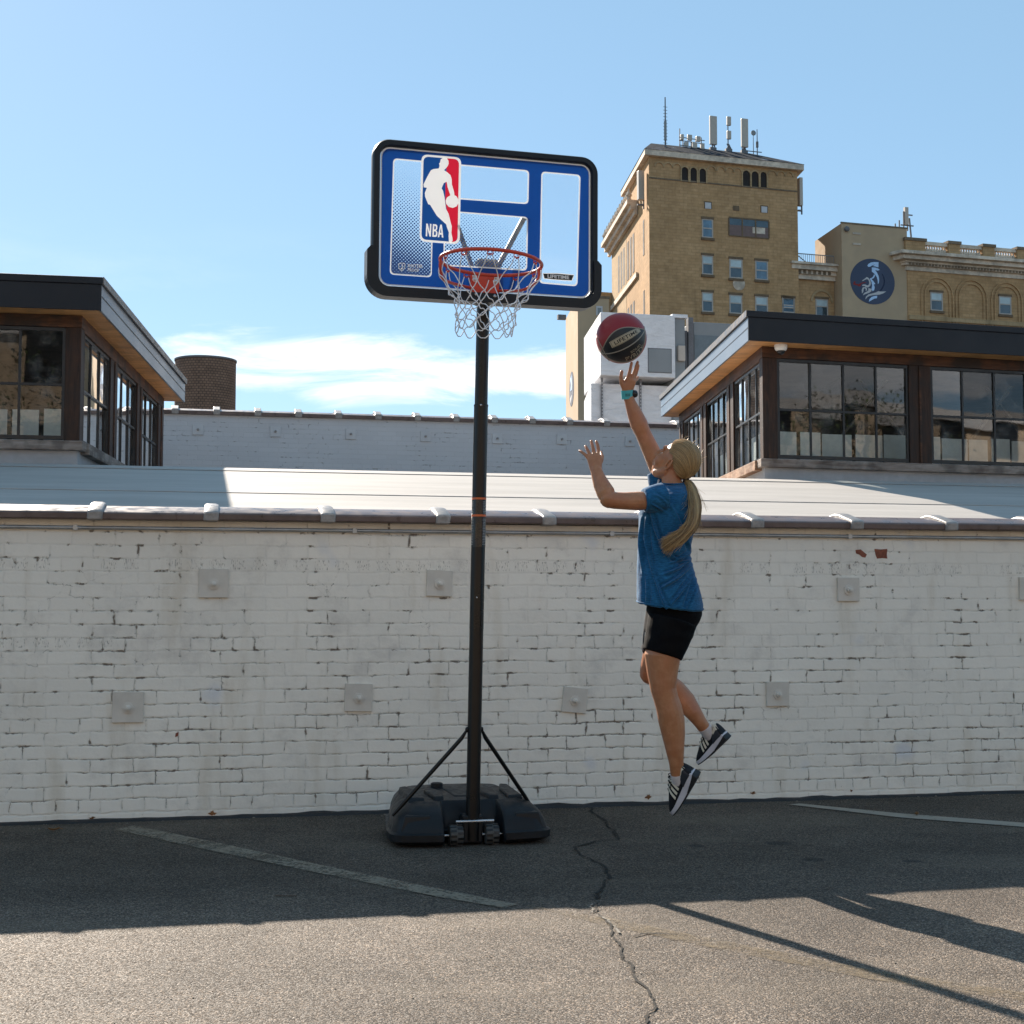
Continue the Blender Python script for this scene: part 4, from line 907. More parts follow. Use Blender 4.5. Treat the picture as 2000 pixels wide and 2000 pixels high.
# ---- brick drum
ct = at(399, 900, 100); zt_ = at(399, 707, 100).z
def mat_drum():
    t = NT('dark_drum_brick'); p = t.co(); x, y, z = t.sep(p); ang = t.math('ARCTAN2', x, y)
    br = t.n('ShaderNodeTexBrick', Vector=t.comb(t.math('MULTIPLY', ang, 2.2), z), Scale=1.0); br.inputs['Brick Width'].default_value = .26; br.inputs['Row Height'].default_value = .18; br.inputs['Mortar Size'].default_value = .03
    t.set(br.inputs['Color1'], (.25, .145, .095)); t.set(br.inputs['Color2'], (.20, .115, .075)); t.set(br.inputs['Mortar'], (.10, .062, .045)); n = t.noise(p, 1.2, 4)
    f = t.rmp(n, .3, .7, .85, 1.12); return t.fin(col=t.mix(1.0, br.outputs['Color'], t.comb(f, f, f), 'MULTIPLY'), rough=.9, nrm=t.bump(br.outputs['Fac'], -.5, .04))
dr = thing('brick_drum', 'round dark brown brick tower behind the left roof monitor', 'tower', (ct.x, 100, 0))
rd = (458-340)/2/F*100
m = MB(); m.lathe([(rd, 0), (rd, zt_)], (0, 0, 0), n=64); m.obj('brick_shell', mat_drum(), dr, smooth=40)
m = MB(); m.lathe([(rd+.05, zt_+.001), (rd+.06, zt_+.12), (rd-.2, zt_+.14)], (0, 0, 0), n=64); m.obj('metal_rim', M['mast'], dr, smooth=40)
# ---- white insulated duct on legs and grey cabinets
DD = 31.0; dq = at(1173.4, 700, DD); FD = Frame(Vector((dq.x, DD, 0)), R(13.5))
def TD(px, py, d=0): return FD.pix(px, py, d)
zu0, zu1 = TD(1173.4, 733).z, TD(1173.4, 609).z; xu = TD(1318.8, 650).x
duct = thing('rooftop_duct', 'big white metal clad duct box standing on perforated legs behind the ball', 'duct', FD.o, FD.a)
dx = SX
m = MB(); m.prism([(0, 0), (xu, 0), (xu, 3.0), (.50, 3.0)], lambda x, y: Vector((x, y, zu0)), lambda x, y: Vector((x, y, zu1))); m.obj('upper_box', M['foil'], duct, bevel=.02)
zl = zu0-.12; lo = TD(1172, 812, .35)
m = MB(); m.prism([(-.12, .35), (xu+.15, .35), (xu, 3.0), (.5, 3.0)], lambda x, y: Vector((x, y, 2.6)), lambda x, y: Vector((x, y, zl))); m.obj('lower_box', M['foil'], duct, bevel=.02)
a, b = TD(1267, 726), TD(1310, 683); m = MB(); m.box(a.x, b.x, -.012, .01, a.z, b.z); ht = m.obj('hatch', M['greysteel'], duct)
m = MB(); m.box(a.x-.02, b.x+.02, -.006, .01, a.z-.02, a.z-.0005); m.box(a.x-.02, b.x+.02, -.006, .01, b.z+.0005, b.z+.02); m.box(a.x-.02, a.x-.0005, -.006, .01, a.z, b.z); m.box(b.x+.0005, b.x+.02, -.006, .01, a.z, b.z); m.obj('hatch_seam', M['mast'], ht)
for px in (1183.5, 1259.5):
    c = TD(px, 780).x; m = MB(); m.box(c-.02, c+.02, .28, .32, 2.6, zu0-.002); lg = m.obj('leg', M['mast'], duct)
    m = MB(); z = 3.0
    while z < zu0-.1: m.box(c-.009, c+.009, .274, .279, z, z+.035); z += .075
    m.obj('leg_holes', M['palegrey'], lg)
zg1 = TD(1330, 618).z
cab = thing('rooftop_cabinet', 'narrow grey sheet metal cabinet joined to the white duct box', 'cabinet', FD.wor(xu+.02, .2, 0), FD.a)
w1 = TD(1344, 650).x-xu-.02; m = MB(); m.box(0, w1, 0, 1.5, 2.8, zg1); m.obj('cabinet_body', M['greysteel'], cab, bevel=.015)
m = MB(); a, b = TD(1328.5, 703).x-xu-.02, TD(1342, 673).x-xu-.02; m.box(a, b, -.09, -.001, TD(1335, 703).z, TD(1335, 673).z); m.obj('junction_box', M['antenna'], cab, bevel=.01)
m = MB(); m.box(-.03, w1+.05, -.05, 1.55, zg1+.001, zg1+.08); m.obj('cabinet_cap', M['foil'], cab)
x2, x3 = TD(1354.5, 650, .6).x, TD(1480, 650, .6).x
cb2 = thing('rooftop_cabinet', 'wide grey sheet metal housing half hidden by the right monitor roof', 'cabinet', FD.wor(x2, .6, 0), FD.a)
m = MB(); m.box(0, x3-x2, 0, 2, 2.8, zg1+.02); m.obj('cabinet_body', M['greysteel'], cb2, bevel=.015)
m = MB(); m.box(.02, x3-x2-.02, -.012, -.0005, 2.9, zg1-.28); m.obj('cabinet_door', plain('slate_sheet_metal', (.13, .16, .18), .5, var=.1), cb2)
m = MB(); m.box(-.16, -.04, -.1, .05, 2.8, zg1+.1); m.box(-.22, -.17, -.05, .02, 2.8, zg1-.2); m.obj('conduit_riser', M['mast'], cb2)
# ================================================================== basketball hoop
M['blackplastic'] = plain('black_moulded_plastic', (.010, .012, .015), .45, var=.2, scale=30, spec=.28, bump=.001)
M['powder'] = plain('black_powder_coat', (.006, .006, .0065), .30, var=.1, scale=6, spec=.35, rv=.03)
M['frameblack'] = plain('dark_board_frame', (.009, .013, .017), .4, var=.1, spec=.3, rv=.03)
M['tyre'] = plain('grey_plastic_wheel', (.06, .06, .058), .6, var=.2)
M['zinc'] = plain('zinc_steel', (.55, .56, .58), .3, metal=.9, var=.1)
M['blueprint'] = plain('blue_print', (.003, .058, .27), .35, var=.03, spec=.2, rv=.02); M['whiteprint'] = plain('white_print', (.92, .92, .92), .35, var=.02)
M['redprint'] = plain('red_print', (.72, .012, .045), .3, var=.02); M['blackprint'] = plain('black_print', (.006, .006, .007), .35)
M['logoblue'] = plain('logo_blue_print', (.006, .075, .30), .35, var=.03)
M['rimred'] = plain('orange_red_powder_coat', (.56, .052, .022), .36, var=.12, spec=.5)
M['rimplate'] = plain('red_plate', (.60, .045, .015), .42, var=.12)
M['net'] = plain('white_net_cord', (.80, .80, .82), .8, var=.1)
M['strut'] = plain('grey_steel_arm', (.10, .10, .095), .5, var=.35, scale=25)
M['sticker'] = plain('black_label', (.012, .012, .013), .25); M['orangeprint'] = plain('orange_print', (.65, .13, .03), .4); M['greyprint'] = plain('grey_small_print', (.28, .28, .28), .5)
def mat_print(name, col, tl):
    t = NT(name); p = t.co(); n = t.noise(p, 9, 4); t.fin(col=col, rough=t.rmp(n, .3, .7, .32, .42), spec=.22)
    tr = t.n('ShaderNodeBsdfTranslucent', Color=col); ad = t.n('ShaderNodeMixShader'); t.set(ad.inputs[0], tl); t.set(ad.inputs[1], t.b.outputs[0]); t.set(ad.inputs[2], tr.outputs[0]); t.set(t.out.inputs['Surface'], ad.outputs[0]); return t.m
M['blueprint'] = mat_print('blue_print_film', (.003, .060, .29), .16); M['whiteprint'] = mat_print('white_print_film', (.92, .92, .92), .16); M['redprint'] = mat_print('red_print_film', (.74, .012, .045), .14); M['logoblue'] = mat_print('logo_blue_film', (.005, .075, .31), .14)
def mat_acrylic():
    t = NT('clear_acrylic'); t.t.nodes.remove(t.b); p = t.co()
    tr = t.n('ShaderNodeBsdfTransparent', Color=(.955, .97, .98)); gl = t.n('ShaderNodeBsdfGlossy', Roughness=.04); df = t.n('ShaderNodeBsdfDiffuse', Color=(.8, .85, .9))
    fr = t.n('ShaderNodeFresnel', IOR=1.45); mx = t.n('ShaderNodeMixShader'); t.set(mx.inputs[0], fr.outputs[0]); t.set(mx.inputs[1], tr.outputs[0]); t.set(mx.inputs[2], gl.outputs[0])
    sm = t.rmp(t.noise(p, 7, 6, .7), .52, .8, .008, .06); m2 = t.n('ShaderNodeMixShader'); t.set(m2.inputs[0], sm); t.set(m2.inputs[1], mx.outputs[0]); t.set(m2.inputs[2], df.outputs[0]); t.set(t.out.inputs['Surface'], m2.outputs[0]); return t.m
M['acrylic'] = mat_acrylic()
# ---- board plane from its four corners
cBL, cTL, cBR, cTR = at(738.3, 555.9, 6.77), at(747.1, 287.3, 6.77), at(1148.8, 582, 7.05), at(1153.8, 324, 7.05)
Ub = ((cBR-cBL)+(cTR-cTL)).normalized(); Vb = ((cTL-cBL)+(cTR-cBR)); Vb = (Vb-Ub*Vb.dot(Ub)).normalized(); Nb = Ub.cross(Vb)     # Nb faces the camera
if Nb.y > 0: Nb = -Nb
OB = (cBL+cBR+cTL+cTR)/4
gb = on_ground(922, 1652); gb.y += .035
HB = Vector((gb.x, gb.y, 0))
hoop = thing('basketball_hoop', 'portable basketball hoop with blue framed clear backboard, white net and black water base', 'basketball hoop', HB)
MBd = Matrix((( Ub.x, Nb.x, Vb.x), (Ub.y, Nb.y, Vb.y), (Ub.z, Nb.z, Vb.z)))   # local: x right, y to camera, z up
def bl(px, py):
    p = on_plane(px, py, OB, Nb)-OB; return (p.dot(Ub), p.dot(Vb))
def zb(x, y): return bl(700+x/3.864, 250+y/3.864)        # crop coords of the board close-up
bo = bpy.data.objects.new('backboard', None)             # placeholder replaced by the acrylic sheet below
bpy.data.objects.remove(bo)
c4 = [zb(*q) for q in ((182, 144), (1753.6, 286), (1734, 1283), (148, 1182))]
X0, X1 = (c4[0][0]+c4[3][0])/2, (c4[1][0]+c4[2][0])/2; Y1, Y0 = (c4[0][1]+c4[1][1])/2, (c4[2][1]+c4[3][1])/2
def rot_to_board(o):
    o.matrix_local = Matrix.Translation(OB-HB) @ MBd.to_4x4()
m = MB(); m.prism(rrect(X0-.008, X1+.008, Y0-.008, Y1+.008, .05), lambda x, y: Vector((x, 0, y)), lambda x, y: Vector((x, -.006, y)))
board = m.obj('backboard', M['acrylic'], hoop); rot_to_board(board)
def bpart(mb, name, mat, **k): return mb.obj(name, M[mat], board, **k)
# moulded frame: ring around the sheet, deeper skirt along the bottom
def ring_frame(o, i, y0, y1, rnd):
    m = MB(); n = len(o)
    R_ = []
    prof = [(0, y0), (.18, y1), (.82, y1), (1, y0), (1, -.03), (0, -.03)]
    vs = []; 
    for k in range(n):
        for t_, yy in prof: vs.append(Vector((i[k][0]+(o[k][0]-i[k][0])*t_, yy, i[k][1]+(o[k][1]-i[k][1])*t_)))
    q = len(prof); fs = [(k*q+j, k*q+(j+1) % q, ((k+1) % n)*q+(j+1) % q, ((k+1) % n)*q+j) for k in range(n) for j in range(q)]
    return m.add(vs, fs)
e_ = .030
ring_frame(rrect(X0-e_-.008, X1+e_+.008, Y0-e_, Y1+e_+.006, .085, 8), rrect(X0-.004, X1+.004, Y0-.004, Y1+.004, .05, 8), .012, .024, 0)
bpart(ring_frame(rrect(X0-.042, X1+.042, Y0-.034, Y1+.040, .085, 8), rrect(X0-.004, X1+.004, Y0-.004, Y1+.004, .05, 8), .006, .020, 0), 'frame', 'frameblack', smooth=50)
# bottom bumper: U-shaped pad
lx, ly = zb(58, 1000); rx_, ry = zb(1826, 1100); _, top_l = zb(95, 893); _, top_r = zb(1800, 1018); _, bot = zb(950, 1325)
tp = (top_l+top_r)/2; xo0, xo1 = (zb(55, 1150)[0]), zb(1820, 1240)[0]
out = [(xo1, tp)]; rr_ = .10
def arcp(cx, cy, r, a0, a1, n=9): return [(cx+r*math.cos(R(a0+(a1-a0)*k/n)), cy+r*math.sin(R(a0+(a1-a0)*k/n))) for k in range(n+1)]
outer = [(xo0, tp-.02), (xo0, bot+rr_)]+arcp(xo0+rr_, bot+rr_, rr_, 180, 270)+arcp(xo1-rr_, bot+rr_, rr_, 270, 360)+[(xo1, tp-.02), (xo1-.018, tp), (xo1-.040, tp)]
inner = [(X1+.016, tp), (X1+.016, Y0+.04)]+arcp(X1-.044, Y0+.046, .06, 0, -90)+arcp(X0+.044, Y0+.046, .06, 270, 180)+[(X0-.016, Y0+.04), (X0-.016, tp), (xo0+.018, tp)]
m = MB(); m.prism(outer+inner, lambda x, y: Vector((x, .034, y)), lambda x, y: Vector((x, -.05, y))); bpart(m, 'bumper_pad', 'frameblack', bevel=.012, seg=3)
# printed layers
def layer(loops, lvl): m = MB(); return m.sheet(loops, lambda x, y: Vector((x, .0008+.0007*lvl, y)))
def zq(*pts): return [zb(*p) for p in pts]
holes = [zq((262, 228), (572, 256), (552, 1128), (236, 1106)), zq((620, 262), (1288, 320), (1282, 576), (610, 528)), zq((648, 622), (1280, 672), (1272, 1078), (640, 1040)), zq((1380, 328), (1676, 354), (1652, 1196), (1364, 1172))]
bh = [rquad(h, .022) for h in holes]
def shrink(l, k):
    cx = sum(p[0] for p in l)/len(l); cy = sum(p[1] for p in l)/len(l); w_ = max(p[0] for p in l)-cx; h_ = max(p[1] for p in l)-cy
    return [(cx+(x-cx)*(1-k/w_), cy+(y-cy)*(1-k/h_)) for x, y in l]
def zl_(x, y): return bl(820+x/9.656, 290+y/9.656)
lw = rquad([zl_(30, 108), zl_(780, 172), zl_(748, 1812), zl_(-10, 1755)], .034, 7)
li = rquad([zl_(68, 152), zl_(738, 208), zl_(708, 1772), zl_(26, 1718)], .028, 7)
m = MB(); cdt_sheet(m, [rrect(X0, X1, Y0, Y1, .045), lw]+bh, lambda q: q[0] and not any(q[1:]), lambda x, y: Vector((x, .0008, y))); bpart(m, 'blue_print', 'blueprint')
wl = MB(); wl.sheet([rrect(X0-.002, X1+.002, Y0-.002, Y1+.002, .046), rrect(X0+.005, X1-.005, Y0+.005, Y1-.005, .042)], lambda x, y: Vector((x, .0024, y)))
for h in bh: cdt_sheet(wl, [h, shrink(h, .0065), lw], lambda q: q[0] and not q[1] and not q[2], lambda x, y: Vector((x, .0024, y)))
bpart(wl, 'white_outline', 'whiteprint')
# halftone dots
def mat_dots():
    t = NT('blue_halftone_print'); p = t.co(); x, y, z = t.sep(p); s = 1/.0122
    u = t.math('MULTIPLY', t.math('ADD', x, z), s*.7071); v = t.math('MULTIPLY', t.math('SUBTRACT', z, x), s*.7071)
    fu = t.math('SUBTRACT', t.math('FRACT', u), .5); fv = t.math('SUBTRACT', t.math('FRACT', v), .5)
    r = t.math('SQRT', t.math('ADD', t.math('MULTIPLY', fu, fu), t.math('MULTIPLY', fv, fv)))
    g1 = t.math('ADD', t.math('MULTIPLY', z, -1.55), t.math('MULTIPLY', x, -.62))
    rad = t.rmp(g1, -.22, .72, .02, .62, False)
    m_ = t.math('LESS_THAN', r, rad)
    tr = t.n('ShaderNodeBsdfTransparent'); mx = t.n('ShaderNodeMixShader'); t.set(t.b.inputs['Base Color'], (.012, .085, .33)); t.set(t.b.inputs['Roughness'], .3)
    t.set(mx.inputs[0], m_); t.set(mx.inputs[1], tr.outputs[0]); t.set(mx.inputs[2], t.b.outputs[0]); t.set(t.out.inputs['Surface'], mx.outputs[0]); return t.m
M['dots'] = mat_dots()
m = MB()
for h in (bh[0], bh[2]): cdt_sheet(m, [shrink(h, .004), lw], lambda q: q[0] and not q[1], lambda x, y: Vector((x, .0012, y)))
bpart(m, 'halftone_dots', 'dots')
# league logo panel: rounded rectangle, blue/red halves, white player silhouette, lettering
sil = [(425, 182), (470, 176), (510, 190), (538, 235), (540, 290), (525, 330), (498, 368), (455, 412), (520, 455), (575, 505), (598, 580), (602, 680), (625, 760), (645, 830), (650, 885), (690, 905), (722, 960), (722, 1040), (690, 1095), (620, 1125), (545, 1105), (495, 1050), (484, 985), (510, 925), (575, 885), (550, 820), (520, 730), (503, 630), (450, 655), (408, 755), (435, 800), (465, 930), (490, 1140), (540, 1235), (575, 1380), (600, 1470), (592, 1590), (612, 1690), (615, 1745), (580, 1778), (545, 1755), (540, 1650), (545, 1590), (505, 1480), (495, 1435), (440, 1385), (320, 1275), (190, 1065), (155, 1055), (95, 905), (92, 840), (130, 745), (72, 735), (66, 680), (140, 530), (205, 415), (250, 392), (355, 380), (370, 330), (360, 285), (378, 268), (390, 210)]
redp = [(470, 180), (600, 192), (690, 215), (730, 260), (738, 330), (708, 1650), (695, 1720), (650, 1762), (580, 1778), (560, 1500), (480, 1000), (480, 700), (500, 500), (500, 300)]
LS = [lw, li, [zl_(*p) for p in sil], [zl_(*p) for p in redp]]
lf = lambda x, y: Vector((x, .0030, y))
def letter(x0, w_, pts): return [zl_(x0+u*w_-10*v, 1418+240*v+.075*(x0+u*w_-115)) for u, v in pts]
NL = letter(118, 98, [(0, 0), (.30, 0), (.72, .62), (.72, 0), (1, 0), (1, 1), (.72, 1), (.28, .36), (.28, 1), (0, 1)])
BL_o = letter(243, 92, [(0, 0), (.60, 0), (.82, .05), (.94, .15), (.94, .34), (.84, .44), (.72, .48), (.88, .53), (1, .63), (1, .84), (.88, .95), (.65, 1), (0, 1)])
BL_1 = letter(243, 92, [(.30, .14), (.55, .14), (.66, .20), (.66, .34), (.55, .41), (.30, .41)]); BL_2 = letter(243, 92, [(.30, .56), (.58, .56), (.70, .63), (.70, .79), (.58, .86), (.30, .86)])
AL_o = letter(345, 104, [(.36, 0), (.66, 0), (1.02, 1), (.74, 1), (.68, .79), (.33, .79), (.27, 1), (0, 1)]); AL_1 = letter(345, 104, [(.50, .20), (.62, .64), (.385, .64)])
LS += [NL, BL_o, BL_1, BL_2, AL_o, AL_1]
def inletter(q): return q[4] or (q[5] and not q[6] and not q[7]) or (q[8] and not q[9])
m = MB(); cdt_sheet(m, LS, lambda q: q[0] and not q[1], lf); bpart(m, 'logo_border', 'whiteprint')
m = MB(); cdt_sheet(m, LS, lambda q: q[1] and not q[2] and not q[3] and not inletter(q), lf); lb = bpart(m, 'logo_field', 'logoblue')
m = MB(); cdt_sheet(m, LS, lambda q: q[1] and q[3] and not q[2], lf); m.obj('logo_red_half', M['redprint'], board)
m = MB(); cdt_sheet(m, LS, lambda q: q[2], lf); m.obj('logo_figure', M['whiteprint'], board)
def btext(txt, cx, cy, w_, h_, lvl, bold=.02, zf=zb, slope=-.075):
    c = zf(cx, cy); return add_text(MB(), txt, lambda x, y: Vector((c[0]+x, .0008+.0007*lvl, c[1]+y)), w_, h_, bold)
S_ = 1/400
m = MB(); cdt_sheet(m, LS, lambda q: q[1] and inletter(q) and not q[2], lf); m.obj('logo_letters', M['whiteprint'], board)
btext('SHATTER', 428, 1042, 30*S_, 6.6*S_, 4, .03).obj('small_lettering', M['whiteprint'], board)
btext('PROOF', 414, 1073, 22.5*S_, 6.6*S_, 4, .03).obj('small_lettering', M['whiteprint'], board)
sh = [zb(*p) for p in ((300, 1024), (326, 1017), (352, 1022), (352, 1060), (326, 1084), (302, 1062))]
m = MB(); m.sheet([sh, shrink(sh, .004)], lambda x, y: Vector((x, .0036, y))); m.sheet([[zb(*p) for p in ((326, 1030), (336, 1030), (334, 1064), (322, 1070), (316, 1060), (326, 1056))]], lambda x, y: Vector((x, .0036, y))); m.obj('shield_mark', M['whiteprint'], board)
bd = [zb(*p) for p in ((1388, 1096), (1500, 1096), (1628, 1108), (1612, 1156), (1500, 1150), (1398, 1140))]
bpart(layer([bd], 4), 'maker_badge', 'whiteprint')
m = MB(); m.sheet([shrink(bd, .0035)], lambda x, y: Vector((x, .0042, y))); mbg = m.obj('badge_field', M['blackprint'], board)
btext('LIFETIME', 1507, 1124, 45*S_, 7.2*S_, 6, .035).obj('badge_letters', M['whiteprint'], board)
# ---- pole in three sections
pb = Vector((HB.x, HB.y, .07)); ptop = at(943.6, 596, 7.10)
def pole_pt(py):
    z = (EYE+(YH-py)/F*7.05); t_ = (z-pb.z)/(ptop.z-pb.z); return pb.lerp(ptop, t_)-HB
pt_ = ptop-HB+(ptop-pb).normalized()*.12
def psec(name, a, b, r): m = MB(); m.tube([a, a.lerp(b, .5), b], r, 28); return m.obj(name, M['powder'], hoop, smooth=40)
z1 = pole_pt(1228); z2 = pole_pt(787)
psec('pole_section', pb-HB-Vector((0, 0, .05)), z1, .0345); s2 = psec('pole_section', z1-(z1-z2).normalized()*-.0-Vector((0, 0, .0)), z2, .0352); psec('pole_section', z2, pt_, .0325)
m = MB(); m.tube([z2-Vector((0, 0, .006)), z2+Vector((0, 0, .002))], .0365, 28); m.obj('collar', M['powder'], s2, smooth=40)
for py, r in ((788.5, .0058), (1167, .004)):
    q = pole_pt(py); m = MB(); m.ell(q+Vector((0, -.0345, 0)), (r, r*.6, r)); m.obj('rivet', M['zinc'], hoop, smooth=180)
for py in (665, 733):
    q = pole_pt(py); m = MB(); m.ell(q+Vector((0, -.0318, 0)), (.0042, .0015, .0045)); m.obj('adjustment_hole', M['blackprint'], hoop, smooth=180)
# warning label wrapped round the pole with orange stripes and rows of small print
def wrap(py0, py1, a0, a1, r, name, mat):
    p0, p1 = pole_pt(py0), pole_pt(py1); n = 16; m = MB()
    m.rings([[p+Vector((r*math.sin(R(a0+(a1-a0)*k/n)), -r*math.cos(R(a0+(a1-a0)*k/n)), 0)) for k in range(n+1)] for p in (p0, p1)], cap=False, closed=False); return m.obj(name, M[mat], lab if name != 'label' else hoop, smooth=60)
lab = wrap(1068, 971, -85, 85, .0356, 'label', 'sticker')
for a, b in ((975, 971), (1008.5, 1004.5)): wrap(a, b, -86, 86, .0359, 'label_stripe', 'orangeprint')
random.seed(3)
def mat_smallprint():
    t = NT('rows_of_small_print'); p = t.co(); x, y, z = t.sep(p); row = t.math('FRACT', t.math('MULTIPLY', z, 1/.0078)); rid = t.math('FLOOR', t.math('MULTIPLY', z, 1/.0078))
    ln = t.math('MULTIPLY', t.math('LESS_THAN', row, .42), t.math('GREATER_THAN', t.noise(t.comb(t.math('MULTIPLY', x, 420.0), t.math('MULTIPLY', rid, 3.7)), 1.0, 1), .42))
    return t.fin(col=t.mix(ln, (.012, .012, .013), (.30, .30, .30)), rough=.4)
M['smallprint'] = mat_smallprint()
for p0, p1 in ((1003, 978), (1065, 1011)):
    for a0, a1 in ((-80, -44), (36, 80)): wrap(p0, p1, a0, a1, .0358, 'small_print', 'smallprint')
# ---- rim, plate, braces
rc = at(958.8, 513, 6.53)-HB; roll = R(3.4); rU = (Ub*math.cos(0)); rX = Vector((Ub.x, Ub.y, 0)).normalized(); rX = (rX*math.cos(roll)-Vector((0, 0, 1))*math.sin(roll)); rY = Vector((0, 0, 1)).cross(Vector((Ub.x, Ub.y, 0)).normalized()).normalized(); RZ = rX.cross(rY).normalized()
RR = .236
def rimp(a, r=RR, dz=0): return rc+rX*(r*math.cos(a))+rY*(r*math.sin(a))+RZ*dz
m = MB(); m.tube([rimp(2*PI*k/72) for k in range(72)], .0085, 12, closed=True); rim = m.obj('rim', M['rimred'], hoop, smooth=60)
pl = [on_plane(px, py, OB+Nb*.03, Nb) for px, py in ((918.5, 536), (976.5, 541), (974, 584), (920.5, 578.5))]
m = MB(); q = [p-HB for p in pl]; m.add([p for p in q]+[p-Nb*.028 for p in q], [(0, 1, 2, 3), (7, 6, 5, 4), (0, 4, 5, 1), (1, 5, 6, 2), (2, 6, 7, 3), (3, 7, 4, 0)]); plate = m.obj('rim_plate', M['rimplate'], rim, bevel=.004)
for fx, fz in ((.14, .22), (.86, .22), (.14, .06), (.86, .06), (.16, .9), (.84, .9)):
    p = (q[0].lerp(q[1], fx)).lerp(q[3].lerp(q[2], fx), fz); m = MB(); m.lathe([(.012, 0), (.012, .003), (.0075, .0035), (.0075, .010), (.002, .012)], p, Nb, 10); m.obj('bolt', M['zinc'], rim)
ptm = q[0].lerp(q[1], .5)
# short bracket from plate top to rim and the two bent brace rods under it
m = MB(); e0, e1 = q[0], q[1]; ra = [rimp(R(-1*s_)) for s_ in (0,)]
back = min((rimp(2*PI*k/72) for k in range(72)), key=lambda p: (p-ptm).length)
dirb = (back-ptm); wv = rX*.058
m.add([e0, e1, back+wv, back-wv, e0-Vector((0, 0, .008)), e1-Vector((0, 0, .008)), back+wv-Vector((0, 0, .008)), back-wv-Vector((0, 0, .008))], [(0, 1, 2, 3), (7, 6, 5, 4), (0, 4, 5, 1), (1, 5, 6, 2), (2, 6, 7, 3), (3, 7, 4, 0)]); 
bz = -.075
for sgn, qb in ((-1, q[3].lerp(q[0], .35)), (1, q[2].lerp(q[1], .35))):
    a0 = R(90-sgn*88); P_ = smooth_path([rimp(a0, RR, -.008), rimp(a0, RR*.985, -.05)+rY*.01, rimp(R(90-sgn*62), RR*.9, -.085), qb-Nb*-.012, qb], 8)
    m = MB(); m.tube(P_, .0072, 10); m.obj('rim_brace', M['rimred'], rim, smooth=60)
hk = [2*PI*(k+.5)/12 for k in range(12)]
for a in hk:
    m = MB(); c = [rimp(a-.055, RR, -.006), rimp(a-.05, RR, -.024), rimp(a-.022, RR, -.019), rimp(a, RR, -.028), rimp(a+.022, RR, -.019), rimp(a+.05, RR, -.024), rimp(a+.055, RR, -.006)]; m.tube(smooth_path(c, 4), .0025, 6); m.obj('net_hook', M['rimred'], rim, smooth=60)
# ---- net
random.seed(11)
lev = [(0, RR*.99, -.024), (1, .190, -.130), (2, .155, -.180), (3, .138, -.224), (4, .130, -.266), (5, .132, -.305)]
nodes = {}
sway = Vector((-.012, .0, 0))
for i, r, z in lev:
    for k in range(12):
        a = 2*PI*(k+.5+.5*(i % 2))/12; ff = i/5
        nodes[i, k] = rimp(a+random.uniform(-.05, .05)*ff, r*(1+random.uniform(-.10, .10)*ff), z+random.uniform(-.016, .012)*(ff if i else 0))+sway*ff
m = MB()
def cord(a, b, sag, t0=0):
    mid = a.lerp(b, .5); c_ = rc+RZ*((mid-rc).dot(RZ)); rad = (mid-c_).normalized()
    sag *= 1.1
    p1 = a.lerp(b, .3)+rad*(sag*.9)-Vector((0, 0, sag*.8)); p2 = a.lerp(b, .7)+rad*(sag*.5)+Vector((0, 0, sag*.3))
    m.tube(smooth_path([a, p1, p2, b], 4), .0025, 6)
for i in range(5):
    for k in range(12):
        a = nodes[i, k]
        for kk in ((k, (k-1) % 12) if i % 2 == 0 else (k, (k+1) % 12)):
            off = Vector((0, 0, 0))
            if i == 0:
                tg_ = (rimp(hk[k]+.045, RR, -.024) if kk == k else rimp(hk[k]-.045, RR, -.024)); cord(tg_, nodes[1, kk], random.uniform(.004, .018))
            else: cord(a, nodes[i+1, kk], random.uniform(.003, .011))
for i in range(1, 5):
    for k in range(12): m.ell(nodes[i, k], .0036, n=8, m=6)
for k in range(12):      # hanging loops at the bottom edge
    a, b = nodes[5, k], nodes[5, (k+1) % 12]; mid = a.lerp(b, .5)-RZ*random.uniform(.018, .035)
    m.tube(smooth_path([a, a.lerp(mid, .6)-RZ*.008, mid, b.lerp(mid, .6)-RZ*.008, b], 4), .0025, 6)
m.obj('net', M['net'], hoop, smooth=70)
# ---- arms behind the board
def flat_bar(p0, p1, w_, t_, side):
    d = (p1-p0); s_ = Vector(side).normalized()*w_; n = d.cross(s_).normalized()*t_; m = MB(); return m.hexa(p0-s_/2-n/2, s_, n, d)
jt = at(938, 530, 7.02)-HB
for (px, py), (qx, qy) in (((1022, 428), (972, 522)), ((893, 440), (921, 519))):
    p1 = on_plane(px, py, OB-Nb*.035, Nb)-HB; p0 = on_plane(qx, qy, OB-Nb*.16, Nb)-HB; d = (p0-p1)
    m = flat_bar(p1-d*.06, p0+d*.22, .026, .022, Ub); m.obj('board_arm', M['strut'], hoop, bevel=.003)
p_ = on_plane(945, 560, OB-Nb*.10, Nb)-HB
m = MB(); m.hexa(p_-Ub*.05-Vb*.10, Ub*.10, Nb*.09, Vb*.22); m.obj('pole_bracket', M['strut'], hoop, bevel=.006)
